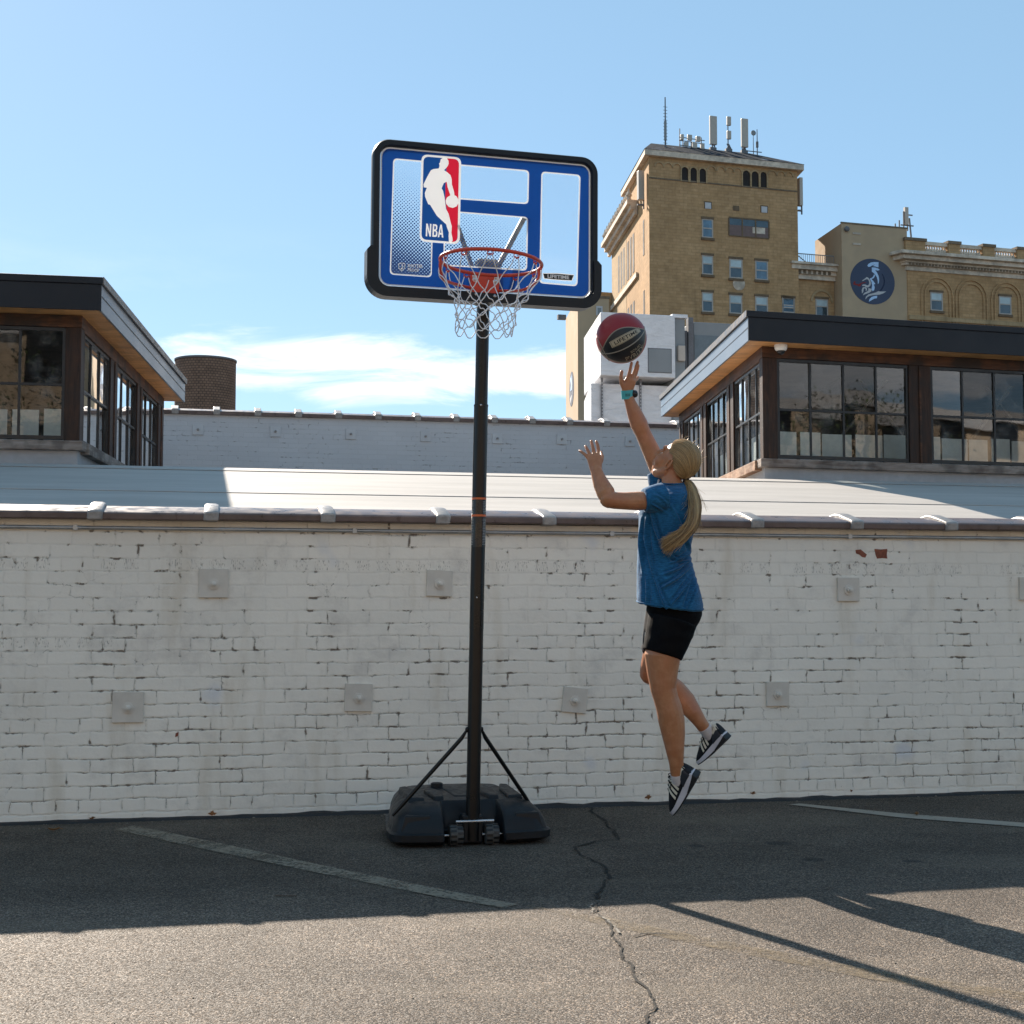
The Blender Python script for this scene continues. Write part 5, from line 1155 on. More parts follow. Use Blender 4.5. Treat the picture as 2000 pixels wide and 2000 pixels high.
# ---- water base
BA = R(13); bu = Vector((math.cos(BA), math.sin(BA), 0)); bw_ = Vector((-math.sin(BA), math.cos(BA), 0))
def bp(x, y, z): return bu*x+bw_*y+Vector((0, 0, z))
n_o = 72
def base_outline(hw, hwb, y0, y1, notch, r=.09):
    pts = [(-hw, y0+.02), (-.15, y0-.02), (-.135, y0+notch), (.135, y0+notch), (.15, y0-.02), (hw, y0+.02), (hw+.005, y0+.20), (hwb, y1), (hwb*.45, y1+.03), (-hwb*.45, y1+.03), (-hwb, y1), (-hw-.005, y0+.20)]
    out = []
    rs = [r, .02, .02, .02, .02, r, .10, .09, .05, .05, .09, .10]
    q = [Vector(p) for p in pts]
    for i in range(len(q)):
        p, a, b = q[i], q[i-1], q[(i+1) % len(q)]; rr0 = min(rs[i], (a-p).length*.45, (b-p).length*.45); d0 = (a-p).normalized()*rr0; d1 = (b-p).normalized()*rr0
        for k in range(6): t_ = k/5; x = (p+d0)*(1-t_)**2+p*2*t_*(1-t_)+(p+d1)*t_*t_; out.append(x)
    return out
levels = [(.375, .30, -.035, .70, .12, .012), (.398, .322, -.06, .725, .12, .030), (.400, .325, -.06, .73, .12, .062), (.385, .31, -.045, .715, .12, .070), (.372, .300, -.03, .70, .11, .115), (.352, .288, .0, .685, .10, .150), (.318, .268, .05, .66, .06, .178), (.262, .238, .11, .62, .02, .196)]
m = MB(); rg = []
for hw, hwb, y0, y1, nt, z in levels:
    rg.append([bp(p.x, p.y, z+(.0 if z < .1 else .022*max(0, (p.y)/.7))) for p in base_outline(hw, hwb, y0, y1, nt)])
m.rings(rg); tank = m.obj('water_base', M['blackplastic'], hoop, smooth=38)
def pad(pts, z0, z1, name='raised_rib', inset=.016):
    mm = MB(); n = len(pts); cx = sum(p[0] for p in pts)/n; cy = sum(p[1] for p in pts)/n
    lo = [bp(p[0], p[1], z0) for p in pts]; hi = [bp(cx+(p[0]-cx)*(1-inset/.06), cy+(p[1]-cy)*(1-inset/.06), z1+.02*max(0, p[1])/.7) for p in pts]
    mm.rings([lo, hi]); return mm.obj(name, M['blackplastic'], tank, smooth=30, bevel=.006)
pad([(-.30, .10), (-.20, .08), (-.21, .40), (-.25, .58), (-.30, .55)], .13, .212)
pad([(.30, .10), (.20, .08), (.21, .40), (.25, .58), (.30, .55)], .13, .212)
pad([(-.17, .10), (-.11, .10), (-.08, .30), (-.15, .52), (-.19, .40)], .15, .216)
pad([(.17, .10), (.11, .10), (.08, .30), (.15, .52), (.19, .40)], .15, .216)
pad([(-.06, .20), (.06, .20), (.08, .50), (-.08, .50)], .16, .203)
pad([(-.36, -.02), (-.19, -.035), (-.19, .05), (-.33, .09)], .06, .150, 'front_shoulder')
pad([(.36, -.02), (.19, -.035), (.19, .05), (.33, .09)], .06, .150, 'front_shoulder')
m = MB(); m.lathe([(.032, 0), (.032, .022), (.024, .026)], bp(-.08, .55, .212), n=16); m.obj('filler_cap', M['blackplastic'], tank, smooth=40)
# wheels and axle in the front notch
for x in (-.085, .093):
    m = MB(); c = bp(x, -.012, .05); m.lathe([(.03, -.033), (.046, -.032), (.050, -.026), (.050, .026), (.046, .032), (.03, .033)], c, bu, 28); wh = m.obj('wheel', M['tyre'], hoop, smooth=35)
    m = MB()
    for row, ph in ((-.017, 0), (.017, .5)):
        for k in range(12):
            a = 2*PI*(k+ph)/12; o_ = c+bu*row; d = bw_*math.cos(a)+Vector((0, 0, 1))*math.sin(a); tgt = bw_*-math.sin(a)+Vector((0, 0, 1))*math.cos(a); m.hexa(o_+d*.0485-tgt*.0075-bu*.0145, bu*.029, tgt*.011, d*.0035)
    m.obj('tread_grooves', M['blackprint'], wh)
m = MB(); m.cyl(bp(-.145, -.012, .05), bp(.152, -.012, .05), .0055, 10); m.obj('axle', M['zinc'], hoop, smooth=60)
m = MB(); m.cyl(bp(-.088, -.035, .118), bp(.10, -.035, .118), .0068, 10); m.obj('cross_pin', M['zinc'], hoop, smooth=60)
m = MB(); m.hexa(bp(-.05, -.02, .01), bu*.1, bw_*.1, Vector((0, 0, .135))); m.obj('pole_socket', M['blackplastic'], hoop, bevel=.008)
# two brace tubes from the pole to the rear corners of the base
for (px, py, Y), sx in (((772, 1587, 7.05), -1), ((1033, 1567, 7.30), 1)):
    p1 = at(px, py, Y)-HB; p0 = pole_pt(1428)+bu*(.036*sx); m = MB(); d = (p1-p0).normalized()
    m.tube([p0-Vector((0, 0, -.012))-d*.0, p0+d*.04, p1-d*.05, p1+d*.02], [.006, .0105, .0105, .007], 10); m.obj('brace_tube', M['powder'], hoop, smooth=60)
    m = MB(); m.ell(p0+Vector((0, -.002, .012)), (.010, .010, .014)); m.obj('brace_knob', M['powder'], hoop, smooth=180)
# ================================================================== ball
cbq = at(1213.4, 660.6, 6.86); RB = 50/F*6.86*1.0
th_ = R(28); right = Vector((1, 0, 0)); upv = Vector((0, -SP, CP)); tocam = (CAM-cbq).normalized()
bX = (right*math.cos(th_)+upv*math.sin(th_)); bX = (bX-tocam*bX.dot(tocam)).normalized(); bZ = tocam; bY = bZ.cross(bX)
ball = thing('basketball', 'red and black basketball in mid air above the raised hand', 'ball', cbq)
ball.rotation_euler = Matrix(((bX.x, bY.x, bZ.x), (bX.y, bY.y, bZ.y), (bX.z, bY.z, bZ.z))).to_euler()
PHI0 = R(-25)
def mat_ball():
    t = NT('two_tone_ball_rubber'); p = t.co(); x, y, z = t.sep(p); xn = t.math('DIVIDE', x, RB)
    phi = t.math('SUBTRACT', t.math('ARCTAN2', y, z), PHI0); ps = t.math('ABSOLUTE', phi)
    hw = t.math('MULTIPLY', t.math('SQRT', t.math('MAXIMUM', t.math('SUBTRACT', 1.0, t.math('POWER', t.math('DIVIDE', xn, .95), 2.0)), 0.0)), R(46))
    blk_ = t.math('LESS_THAN', ps, hw); vo = t.n('ShaderNodeTexVoronoi', Vector=p, Scale=330)
    c = t.mix(blk_, (.27, .012, .016), (.012, .017, .022)); 
    return t.fin(col=c, rough=.42, nrm=t.bump(vo.outputs['Distance'], .35, .0012), spec=.5)
m = MB(); m.ell((0, 0, 0), RB, n=64, m=40); m.obj('ball_cover', mat_ball(), ball, smooth=180)
M['seamgrey'] = plain('grey_ball_seam', (.27, .25, .21), .5, var=.05); M['ballprint'] = plain('silver_ball_print', (.40, .37, .28), .45, var=.08); M['ballink'] = plain('black_ball_print', (.01, .01, .01), .5)
def sph(lon, phi, r=RB*1.004): return Vector((r*math.sin(lon), r*math.cos(lon)*math.sin(phi), r*math.cos(lon)*math.cos(phi)))
def seam(pts, closed=False): m = MB(); m.tube(pts, .0030, 6, closed=closed); m.obj('seam', M['seamgrey'], ball, smooth=60)
seam([sph(PI*(-.5+k/40)*.985, PHI0, RB) for k in range(41)])
for sg in (-1, 1):
    P_ = []
    for k in range(61):
        xn = -.945+1.89*k/60; P_.append(sph(math.asin(xn), PHI0+sg*R(46)*math.sqrt(max(0, 1-(xn/.95)**2)), RB))
    seam(P_)
seam([Vector((-.83*RB, RB*math.sqrt(1-.83**2)*math.cos(2*PI*k/48), RB*math.sqrt(1-.83**2)*math.sin(2*PI*k/48))) for k in range(48)], True)
lonc, phc = .20, R(-3)
def bmap(x, y, k=1.0, p0=None, l0=None): return sph((lonc if l0 is None else l0)+x/RB, (phc if p0 is None else p0)+y/RB, RB*(1.004+.003*k))
def sgrid(w_, h_, k, name, mat, par, **kw):
    nx, ny = 16, 6; m = MB(); m.rings([[bmap(-w_/2+w_*i/nx, -h_/2+h_*j/ny, k, **kw) for i in range(nx+1)] for j in range(ny+1)], cap=False, closed=False); return m.obj(name, M[mat], par, smooth=180)
W_, H_ = RB*1.42, RB*.29
bg_ = sgrid(W_, H_, 0, 'badge', 'ballprint', ball); sgrid(W_*.93, H_*.86, .6, 'badge_border', 'ballink', bg_); sgrid(W_*.915, H_*.80, 1.0, 'badge_field', 'ballprint', bg_)
add_text(MB(), 'LIFETIME', lambda x, y: bmap(x, y, 3.0), W_*.74, H_*.50, .02, 1.08).obj('badge_letters', M['ballink'], bg_)
add_text(MB(), 'PVRITY', lambda x, y: bmap(x, y, .6, R(-56), .22), RB*.88, RB*.26, .01).obj('lettering', M['ballprint'], ball)
add_text(MB(), 'SOLID', lambda x, y: bmap(x, y, .6, R(-41.5), .32), RB*.5, RB*.11, .01).obj('lettering', M['ballprint'], ball)
# ================================================================== person
def mat_skin():
    t = NT('tanned_skin'); p = t.co(); n = t.noise(p, 22, 5, .6); n2 = t.noise(p, 6, 3); n3 = t.noise(p, 240, 2)
    c = t.mix(t.rmp(n, .35, .7), (.39, .172, .080), (.47, .228, .118)); c = t.mix(t.math('MULTIPLY', t.rmp(n2, .4, .7), .5), c, (.40, .14, .08))
    t.set(t.b.inputs['Subsurface Radius'], (.012, .005, .003)); t.b.inputs['Subsurface Scale'].default_value = .6
    return t.fin(col=c, rough=t.rmp(n, .3, .7, .32, .48), nrm=t.bump(t.math('ADD', n3, t.math('MULTIPLY', n, 1.5)), .18, .0015), spec=.45, sss=.12)
M['skin'] = mat_skin()
def mat_heather():
    t = NT('blue_heather_jersey'); p = t.co(); a = t.noise(t.mapping(p, (45, 45, 260)), 1.0, 3, .6); b = t.noise(t.mapping(p, (90, 90, 600), (3, 2, 1), (0, .2, .1)), 1.0, 2); c_ = t.noise(p, 9, 4)
    f = t.rmp(t.math('ADD', t.math('MULTIPLY', a, .6), t.math('MULTIPLY', b, .4)), .36, .64)
    c = t.mix(f, (.005, .062, .150), (.015, .130, .285)); k = t.rmp(c_, .3, .7, .88, 1.1)
    return t.fin(col=t.mix(1.0, c, t.comb(k, k, k), 'MULTIPLY'), rough=.85, sheen=.15, nrm=t.bump(t.math('ADD', t.math('MULTIPLY', f, .4), t.noise(p, 30, 4)), .3, .003), spec=.2)
M['shirt'] = mat_heather()
M['shorts'] = plain('black_stretch_fabric', (.003, .003, .004), .8, var=.25, scale=25, spec=.12, bump=.002)
M['shortside'] = plain('grey_print_fabric', (.10, .10, .11), .7, var=.6, scale=60, spec=.2)
def mat_hair():
    t = NT('blonde_hair'); at_ = t.n('ShaderNodeAttribute', attribute_name='strand'); v = at_.outputs['Fac']
    p = t.co(); n = t.noise(p, 14, 3)
    c = t.mix(v, (.13, .075, .035), (.68, .47, .23)); c = t.mix(t.math('MULTIPLY', t.rmp(n, .4, .7), .35), c, (.46, .27, .10))
    t.set(t.b.inputs['Anisotropic'], .4)
    return t.fin(col=c, rough=.36, spec=.6)
M['hair'] = mat_hair()
M['tie'] = plain('black_hair_tie', (.008, .008, .009), .7); M['sock'] = plain('white_sock_knit', (.62, .60, .62), .9, var=.08, scale=60, bump=.002)
M['shoeknit'] = plain('black_shoe_knit', (.008, .009, .013), .75, var=.3, scale=90, bump=.001, spec=.3); M['shoenavy'] = plain('dark_navy_overlay', (.020, .026, .038), .5, var=.1)
M['shoewhite'] = plain('off_white_stripe', (.66, .63, .52), .5, var=.04); M['midsole'] = plain('pale_foam_midsole', (.58, .57, .62), .55, var=.05, scale=12); M['outsole'] = plain('black_rubber_outsole', (.012, .012, .013), .6, var=.3, scale=60, bump=.003)
M['teal'] = plain('teal_silicone', (.06, .42, .46), .5, var=.05); M['watchblack'] = plain('watch_glass', (.008, .01, .016), .15)
M['lace'] = plain('black_lace', (.008, .008, .010), .8)
YB = 6.8
def pp(px, py, Y=YB): return at(px, py, Y)
PB = Vector((pp(1318, 1200).x, YB, 0.0)); PB.z = 0.17
per = thing('person', 'person in blue shirt and black shorts leaping with one arm raised to the ball', 'person', PB)
def shift(mb): mb.v = [v-PB for v in mb.v]; return mb
def mshift(me):
    for v in me.vertices: v.co -= PB
    return me
px1 = YB/F
# ---------- head axes
tH, pH = R(58), R(40); hc = pp(1320, 905, 6.84)
fh = Vector((-math.sin(tH), math.cos(tH), 0)); HF = fh*math.cos(pH)+Vector((0, 0, 1))*math.sin(pH); HU = -fh*math.sin(pH)+Vector((0, 0, 1))*math.cos(pH); HL = Vector((0, 0, 1)).cross(fh)
HL = Vector((-fh.y, fh.x, 0)); hax = (HF, HL, HU)
def hp(f, l, u): return hc+HF*f+HL*l+HU*u
body = MB()
body.ell(hp(-.010, 0, .032), (.093, .073, .086), hax, 28, 18)
body.ell(hp(.038, 0, -.038), (.062, .059, .076), hax, 24, 14)          # mid face
body.chain([hp(.0, .052, -.055), hp(.036, .036, -.088), hp(.066, 0, -.099), hp(.036, -.036, -.088), hp(.0, -.052, -.055)], [.021, .023, .018, .023, .021])   # jaw line
body.ell(hp(.048, 0, -.075), (.042, .042, .035), hax)
body.chain([hp(.089, 0, .018), hp(.104, 0, -.006), hp(.114, 0, -.026)], [.008, .010, .0125])                 # nose
body.ell(hp(.101, .010, -.030), (.010, .009, .008), hax); body.ell(hp(.101, -.010, -.030), (.010, .009, .008), hax)
body.ell(hp(.091, 0, -.054), (.013, .025, .0075), hax); body.ell(hp(.089, 0, -.066), (.012, .022, .0075), hax)      # lips
body.ell(hp(.078, 0, .032), (.017, .048, .014), hax)                    # brow
for s in (-1, 1): body.ell(hp(.054, s*.040, -.030), (.032, .025, .034), hax); body.ell(hp(.079, s*.031, .006), (.011, .012, .011), hax)
nb = pp(1318, 968, 6.82)
body.chain([hp(-.020, 0, -.020), hp(-.022, 0, -.065).lerp(pp(1312, 935, 6.83), .5), pp(1314, 950, 6.825), nb], [(.052, .052), .050, .051, .062])
# ear (left, towards us)
eax = (HF, HU, HL)
ec = hp(-.004, .074, -.006)
body.ell(hp(-.006, .070, -.008), (.016, .007, .026), hax)
body.chain([ec+HF*(.012*math.cos(a)-.004)+HU*(.028*math.sin(a))+HL*(.010+.004*math.cos(a+2.6)) for a in [R(x) for x in (-40, 0, 40, 80, 120, 160, 200, 240, 275)]], [.0040, .0045, .0045, .0048, .0050, .0048, .0042, .0045, .0060])
# torso core, pelvis
body.chain([pp(1316, 958, 6.82), pp(1305, 1000), pp(1302, 1060), pp(1306, 1130), pp(1314, 1200)], [.05, .085, .085, .085, .085])
body.chain([pp(1283, 978, 6.69), pp(1308, 965, 6.80), pp(1300, 955, 6.93)], [.036, .045, .036])
# near (left) leg and foot
LEGN = [(1312, 1215, 6.74, .085), (1303, 1250, 6.725, .082), (1293, 1284, 6.71, .0855), (1294, 1316, 6.71, .072), (1295.5, 1345, 6.71, .0605), (1301, 1365, 6.715, .058), (1307, 1384, 6.72, .0605), (1311.5, 1407, 6.73, .0625), (1315.5, 1436, 6.735, .0545), (1318, 1462, 6.735, .0445), (1321, 1490, 6.745, .0345), (1323, 1513, 6.765, .032), (1331, 1530, 6.79, .026)]
body.chain([pp(a, b, y) for a, b, y, r in LEGN], [r for *_, r in LEGN], n=20)
body.ell(pp(1290, 1350, 6.70), (.036, .040, .045)); 
LEGF = [(1316, 1222, 6.90, .085), (1300, 1250, 6.97, .082), (1284, 1283, 7.04, .075), (1274, 1304, 7.09, .060), (1271, 1315, 7.10, .056)]
body.chain([pp(a, b, y) for a, b, y, r in LEGF], [r for *_, r in LEGF], n=20)
LEGS = [(1272, 1313, 7.10, .054), (1296, 1331, 7.07, .055), (1318, 1350, 7.04, .0585), (1339, 1371, 7.01, .052), (1356, 1394, 6.985, .040), (1368, 1411, 6.985, .0325), (1375, 1421, 6.995, .031), (1387, 1439, 7.02, .026)]
body.chain([pp(a, b, y) for a, b, y, r in LEGS], [r for *_, r in LEGS], n=20)
# near (left) arm: shoulder, elbow, wrist
ARM = [(1290, 976, 6.70, .034), (1270, 978, 6.675, .038), (1252, 978.5, 6.668, .0445), (1245, 978.5, 6.665, .0445), (1220, 978.5, 6.665, .041), (1200, 977.5, 6.67, .040), (1188, 975, 6.67, .041)]
body.chain([pp(a, b, y) for a, b, y, r in ARM], [r for *_, r in ARM], n=18)
FOR = [(1189, 977, 6.67, .038), (1183, 962, 6.68, .0435), (1174, 945, 6.70, .0385), (1168, 930, 6.715, .0315), (1164.5, 918, 6.72, .0275)]
body.chain([pp(a, b, y) for a, b, y, r in FOR], [r for *_, r in FOR], n=18)
# left hand, back of the hand towards the camera
hx = Vector((1, 0, .12))
body.chain([pp(1164, 918, 6.72), pp(1163, 908, 6.725), pp(1161.5, 898, 6.73), pp(1160.5, 891, 6.735)], [(.028, .021), (.032, .018), (.036, .0165), (.035, .0145)], axis=hx)
def finger(pts, r0=.0098, r1=.0074):
    r0 *= .90; r1 *= .98
    n = len(pts); body.chain([pp(*q) for q in pts], [r0+(r1-r0)*i/(n-1) for i in range(n)], n=12)
finger([(1150, 897, 6.735), (1143, 888, 6.74), (1136.5, 883, 6.75), (1132.3, 880.5, 6.765)], .0092, .0068)
finger([(1154.5, 892, 6.735), (1149.5, 882.5, 6.745), (1146, 876, 6.757), (1143.8, 871.6, 6.77)], .0097, .0072)
finger([(1161, 889, 6.735), (1158.8, 877, 6.745), (1156.6, 868.5, 6.757), (1154.8, 861.8, 6.77)], .0102, .0075)
finger([(1168.5, 890, 6.735), (1169, 879, 6.745), (1167.5, 869.5, 6.757), (1164.8, 862.5, 6.772)], .0102, .0075)
finger([(1170, 908, 6.735), (1174.5, 899, 6.75), (1176, 892, 6.775), (1174, 884, 6.81)], .0135, .0090)
# right arm, raised
ARR = [(1300, 955, 6.93, .038), (1290, 926, 6.93, .044), (1279, 896, 6.93, .0455), (1266, 868, 6.925, .041), (1256, 846, 6.92, .0385)]
body.chain([pp(a, b, y) for a, b, y, r in ARR], [r for *_, r in ARR], n=18)
FRR = [(1257, 848, 6.92, .038), (1248, 828, 6.91, .0430), (1239, 806, 6.90, .0365), (1231, 786, 6.895, .0275), (1226.5, 772, 6.89, .0245)]
body.chain([pp(a, b, y) for a, b, y, r in FRR], [r for *_, r in FRR], n=18)
hx2 = Vector((1, 0, -.25))
body.chain([pp(1226, 772, 6.89), pp(1225.5, 763, 6.885), pp(1227.5, 752, 6.88), pp(1232, 742.5, 6.875)], [(.0255, .020), (.028, .019), (.031, .018), (.029, .015)], axis=hx2)
finger([(1225, 744, 6.87), (1228.5, 730, 6.865), (1231.5, 718.5, 6.862), (1233.6, 709, 6.862)], .0102, .0075)
finger([(1233.5, 741, 6.872), (1238.5, 727, 6.87), (1242.5, 716, 6.868), (1245.4, 707.5, 6.868)], .0102, .0076)
finger([(1239, 739, 6.885), (1243, 728, 6.89), (1245.5, 720, 6.893), (1246.8, 713.5, 6.895)], .0098, .0072)
finger([(1240.5, 744, 6.89), (1244, 739.5, 6.905), (1246, 737, 6.92)], .0092, .0072)
finger([(1219, 760, 6.88), (1214, 748, 6.872), (1212.6, 736, 6.868), (1214.3, 726, 6.868)], .0130, .0090)
bm_ = mshift(remesh(body, .0030, 3, .5)); mesh_obj('body', bm_, M['skin'], per)
# eyes
M['eye'] = plain('eye_white', (.75, .72, .70), .2, var=.02); M['iris'] = plain('blue_iris', (.05, .10, .16), .15)
for s in (-1, 1):
    m = MB(); m.ell(hp(.0765, s*.031, .004), .0105, hax); e = shift(m).obj('eye', M['eye'], per, smooth=180); m = MB(); m.ell(hp(.0860, s*.032, .005), (.002, .005, .005), hax); shift(m).obj('iris', M['iris'], e, smooth=180)
# ---------- shirt
def ellring(yc, xl, xr, Yc, b, tilt=0.0, n=48, sq=2.25):
    out = []; xc, a = (xl+xr)/2, (xr-xl)/2
    for k in range(n):
        th = 2*PI*k/n; c, s = math.cos(th), math.sin(th); cx = math.copysign(abs(c)**(2/sq), c); sy = math.copysign(abs(s)**(2/sq), s)
        out.append(pp(xc+a*cx, yc+tilt*cx-sy*4*(-1), Yc-b*sy))
    return out
sh = MB()
RG = [(944, 1291, 1337, 6.82, .058, -1), (953, 1276, 1343, 6.81, .090, -4), (962, 1264, 1350, 6.805, .118, -3), (980, 1252, 1355, 6.80, .133, -2), (1003, 1247.5, 1358, 6.80, .137, 0), (1030, 1246, 1357, 6.80, .136, 0), (1057, 1244.5, 1352, 6.80, .132, 0), (1083, 1244, 1349.5, 6.80, .132, 2), (1105, 1244, 1355, 6.795, .138, 4), (1130, 1243.5, 1362.5, 6.79, .146, 6), (1155, 1243.5, 1370, 6.785, .152, 7), (1174, 1243, 1374, 6.785, .156, 8), (1186, 1245, 1373, 6.785, .155, 8)]
sh.rings([ellring(*r) for r in RG])
sh.chain([pp(1296, 972, 6.70), pp(1275, 976, 6.68), pp(1257.5, 977.5, 6.67)], [(.072, .068), (.066, .062), (.055, .056)], axis=(0, 0, 1), n=28, ends=False)
sh.chain([pp(1300, 962, 6.93), pp(1291, 935, 6.93), pp(1286, 920, 6.93)], [.072, .066, .058], n=24, ends=False)
me = remesh(sh, .0042, 6, .5)
FOLDS = [((1350, 1078), (1330, 1092), (1306, 1100), .010, .010), ((1351, 1090), (1325, 1110), (1296, 1122), .012, .010), ((1352, 1102), (1322, 1130), (1288, 1150), .012, .011), ((1356, 1118), (1335, 1150), (1310, 1182), .011, .010), ((1360, 1130), (1350, 1160), (1338, 1190), .010, .009),
         ((1272, 1003), (1282, 1040), (1300, 1075), .012, .012), ((1262, 1012), (1262, 1060), (1276, 1120), .012, .013), ((1253, 1010), (1250, 1060), (1256, 1120), .009, .010), ((1300, 1075), (1318, 1090), (1345, 1096), .010, .009), ((1276, 1120), (1290, 1160), (1302, 1190), .010, .011), ((1262, 1130), (1264, 1160), (1262, 1183), .008, .010),
         ((1272, 984), (1284, 991), (1302, 1003), .005, .008), ((1274, 966), (1288, 970), (1304, 985), .004, .008), ((1330, 1020), (1340, 1050), (1350, 1075), .008, .010), ((1310, 985), (1325, 1015), (1334, 1050), .006, .012)]
FS = []
for a, b, c, amp, wd in FOLDS:
    P_ = smooth_path([Vector((*a, 0)), Vector((*b, 0)), Vector((*c, 0))], 8); FS.append((P_, amp, wd/px1))
def topx(p):
    d = p-CAM; yy = d.y*CP+d.z*SP; zz = -d.y*SP+d.z*CP; return 1000+F*d.x/yy, 1000-F*zz/yy
nv = len(me.vertices); nor = [v.normal.copy() for v in me.vertices]
for i, v in enumerate(me.vertices):
    x, y = topx(v.co); back = max(0.0, min(1.0, (6.86-v.co.y)/.12)); dsp = 0.0
    if back > 0:
        for P_, amp, wd in FS:
            if abs(x-P_[8].x) > 60 or abs(y-P_[8].y) > 75: continue
            best = 1e9; bt = 0
            for j in range(len(P_)-1):
                ax_, ay_ = P_[j].x, P_[j].y; bx_, by_ = P_[j+1].x-ax_, P_[j+1].y-ay_
                u_ = max(0.0, min(1.0, ((x-ax_)*bx_+(y-ay_)*by_)/(bx_*bx_+by_*by_+1e-9))); d2 = (ax_+bx_*u_-x)**2+(ay_+by_*u_-y)**2
                if d2 < best: best = d2; bt = j+u_
            d_ = math.sqrt(best); fade = max(0.0, math.sin(PI*min(max((bt+.6)/(len(P_)+.2), 0), 1)))**.8
            g_ = math.exp(-(d_/(wd*.55))**2); g2 = math.exp(-((d_-wd*1.1)/(wd*.7))**2)
            dsp += amp*fade*(g_-.75*g2)*1.4*max(0.0, min(1.0, ((x-1262)/12 if y < 1001 else 1.0)))
    q = v.co*11; dsp += .003*mnoise.noise(q)+.0012*mnoise.noise(q*3.1)
    v.co += nor[i]*(dsp*max(back, .35))
shirt = mesh_obj('shirt', mshift(me), M['shirt'], per)
# hem and sleeve stitching
hem = [p for p in ellring(1183.5, 1243.2, 1374.2, 6.785, .1565, 8, 64)]
m = MB(); m.tube([p-PB+Vector((0, 0, .004)) for p in hem], .0032, 6, closed=True); m.obj('hem', M['shirt'], shirt, smooth=60)
sa = (pp(1257.5, 977.5, 6.67)-pp(1275, 976, 6.68)).normalized(); s1 = (Vector((0, 0, 1))-sa*sa.z).normalized(); s2 = sa.cross(s1); sc0 = pp(1258.5, 977.5, 6.67)
m = MB(); m.tube([sc0+s1*(.0535*math.cos(2*PI*k/40))+s2*(.0545*math.sin(2*PI*k/40))-sa*.003-PB for k in range(40)], .0042, 6, closed=True); m.obj('sleeve_hem', M['shirt'], shirt, smooth=60)
m = MB(); m.tube([pp(1314+22.5*math.cos(2*PI*k/40), 944+1.5*math.sin(2*PI*k/40)*1.0, 6.82-.056*math.sin(2*PI*k/40))-PB for k in range(40)], .0045, 6, closed=True); m.obj('neckband', M['shirt'], shirt, smooth=60)
# striped collar peeking past the neck
M['stripe'] = plain('navy_white_stripe', (.62, .63, .66), .8)
m = MB(); m.tube([pp(1284.5, 930, 6.89), pp(1287, 938, 6.87), pp(1283.5, 948, 6.86)], [.004, .006, .004], 8); shift(m).obj('collar_stripe', M['stripe'], shirt, smooth=60)
# ---------- shorts
so_ = MB()
RS = [(1172, 1264, 1369, 6.80, .125, 0), (1186, 1262.5, 1371, 6.80, .138, 0), (1200, 1260.5, 1371.5, 6.80, .142, 0), (1214, 1259, 1367, 6.80, .140, 0), (1228, 1258, 1358, 6.805, .132, 0), (1240, 1262, 1345, 6.81, .115, 0)]
so_.rings([ellring(*r) for r in RS])
so_.chain([pp(1313, 1212, 6.725), pp(1303, 1248, 6.715), pp(1293.5, 1279, 6.71)], [.117, .107, .0955], n=28, ends=False)
so_.chain([pp(1314, 1222, 6.90), pp(1300, 1248, 6.97), pp(1286, 1276, 7.03)], [.112, .101, .090], n=28, ends=False)
me = remesh(so_, .005, 6, .5)
nor = [v.normal.copy() for v in me.vertices]
for i, v in enumerate(me.vertices):
    q = v.co; v.co += nor[i]*(.0022*math.sin((q.z*95+6*mnoise.noise(q*7)))*max(0, mnoise.noise(q*6)+.35)+.002*mnoise.noise(q*14))
shorts = mesh_obj('shorts', mshift(me), M['shorts'], per)
m = MB(); m.tube([pp(1263.5, 1192, 6.84), pp(1260, 1215, 6.83), pp(1256.8, 1245, 6.80), pp(1255.6, 1272, 6.775)], [.003, .004, .004, .003], 8); shift(m).obj('side_print', M['shortside'], shorts, smooth=60)
# ---------- hair
random.seed(5)
TIE = hp(-.094, 0, -.034); HCn = hp(-.010, 0, .032); HR = (.0965, .0765, .0895)
def hdir(p): d = p-HCn; return Vector((d.dot(HF)/HR[0], d.dot(HL)/HR[1], d.dot(HU)/HR[2]))
tn = hdir(TIE); tl_ = tn.length; tnn = tn.normalized()
LINE = [(-.80, 0, -.78), (-.62, .55, -.72), (-.38, .84, -.62), (-.10, .95, -.30), (.12, .97, .02), (.42, .88, .05), (.58, .78, .30), (.74, .50, .52), (.80, .2, .62), (.80, 0, .64), (.80, -.2, .62), (.74, -.50, .52), (.58, -.78, .30), (.42, -.88, .05), (.12, -.97, .02), (-.10, -.95, -.30), (-.38, -.84, -.62), (-.62, -.55, -.72), (-.80, 0, -.78)]
LN = smooth_path([Vector(p).normalized() for p in LINE], 10)
def hairpath(u, lift=1.0, n=14, spread=.013, t0=0.0):
    x = u*(len(LN)-1); i = int(min(x, len(LN)-2)); a = LN[i].lerp(LN[i+1], x-i).normalized(); out = []
    far_ = (1-a.dot(tnn))/2; k_ = 2*PI*u
    mid_ = (a+tnn)*.55+Vector((-.35, .25*a.y, 1.25))*far_**1.3
    tgt = TIE+HL*(spread*math.sin(k_))+HU*(spread*.8*-math.cos(k_))
    for k in range(n+1):
        t = t0+(1-t0)*k/n; d = (a*(1-t)**2+mid_*(2*t*(1-t))+tnn*t*t).normalized(); rr = lift*(1+.035*math.sin(PI*min(t*1.2, 1)))
        p = HCn+HF*(d.x*HR[0]*rr)+HL*(d.y*HR[1]*rr)+HU*(d.z*HR[2]*rr)
        w_ = max(0, (t-.80)/.20); w_ = w_*w_*(3-2*w_); out.append(p.lerp(tgt, w_))
    return out
hm = MB(); val = []
def addv(n0, v): val.extend([v]*(len(hm.v)-n0))
n0 = 0; hm.rings([list(hairpath(i/96, 1.0, 24)) for i in range(97)], cap=False, closed=False)
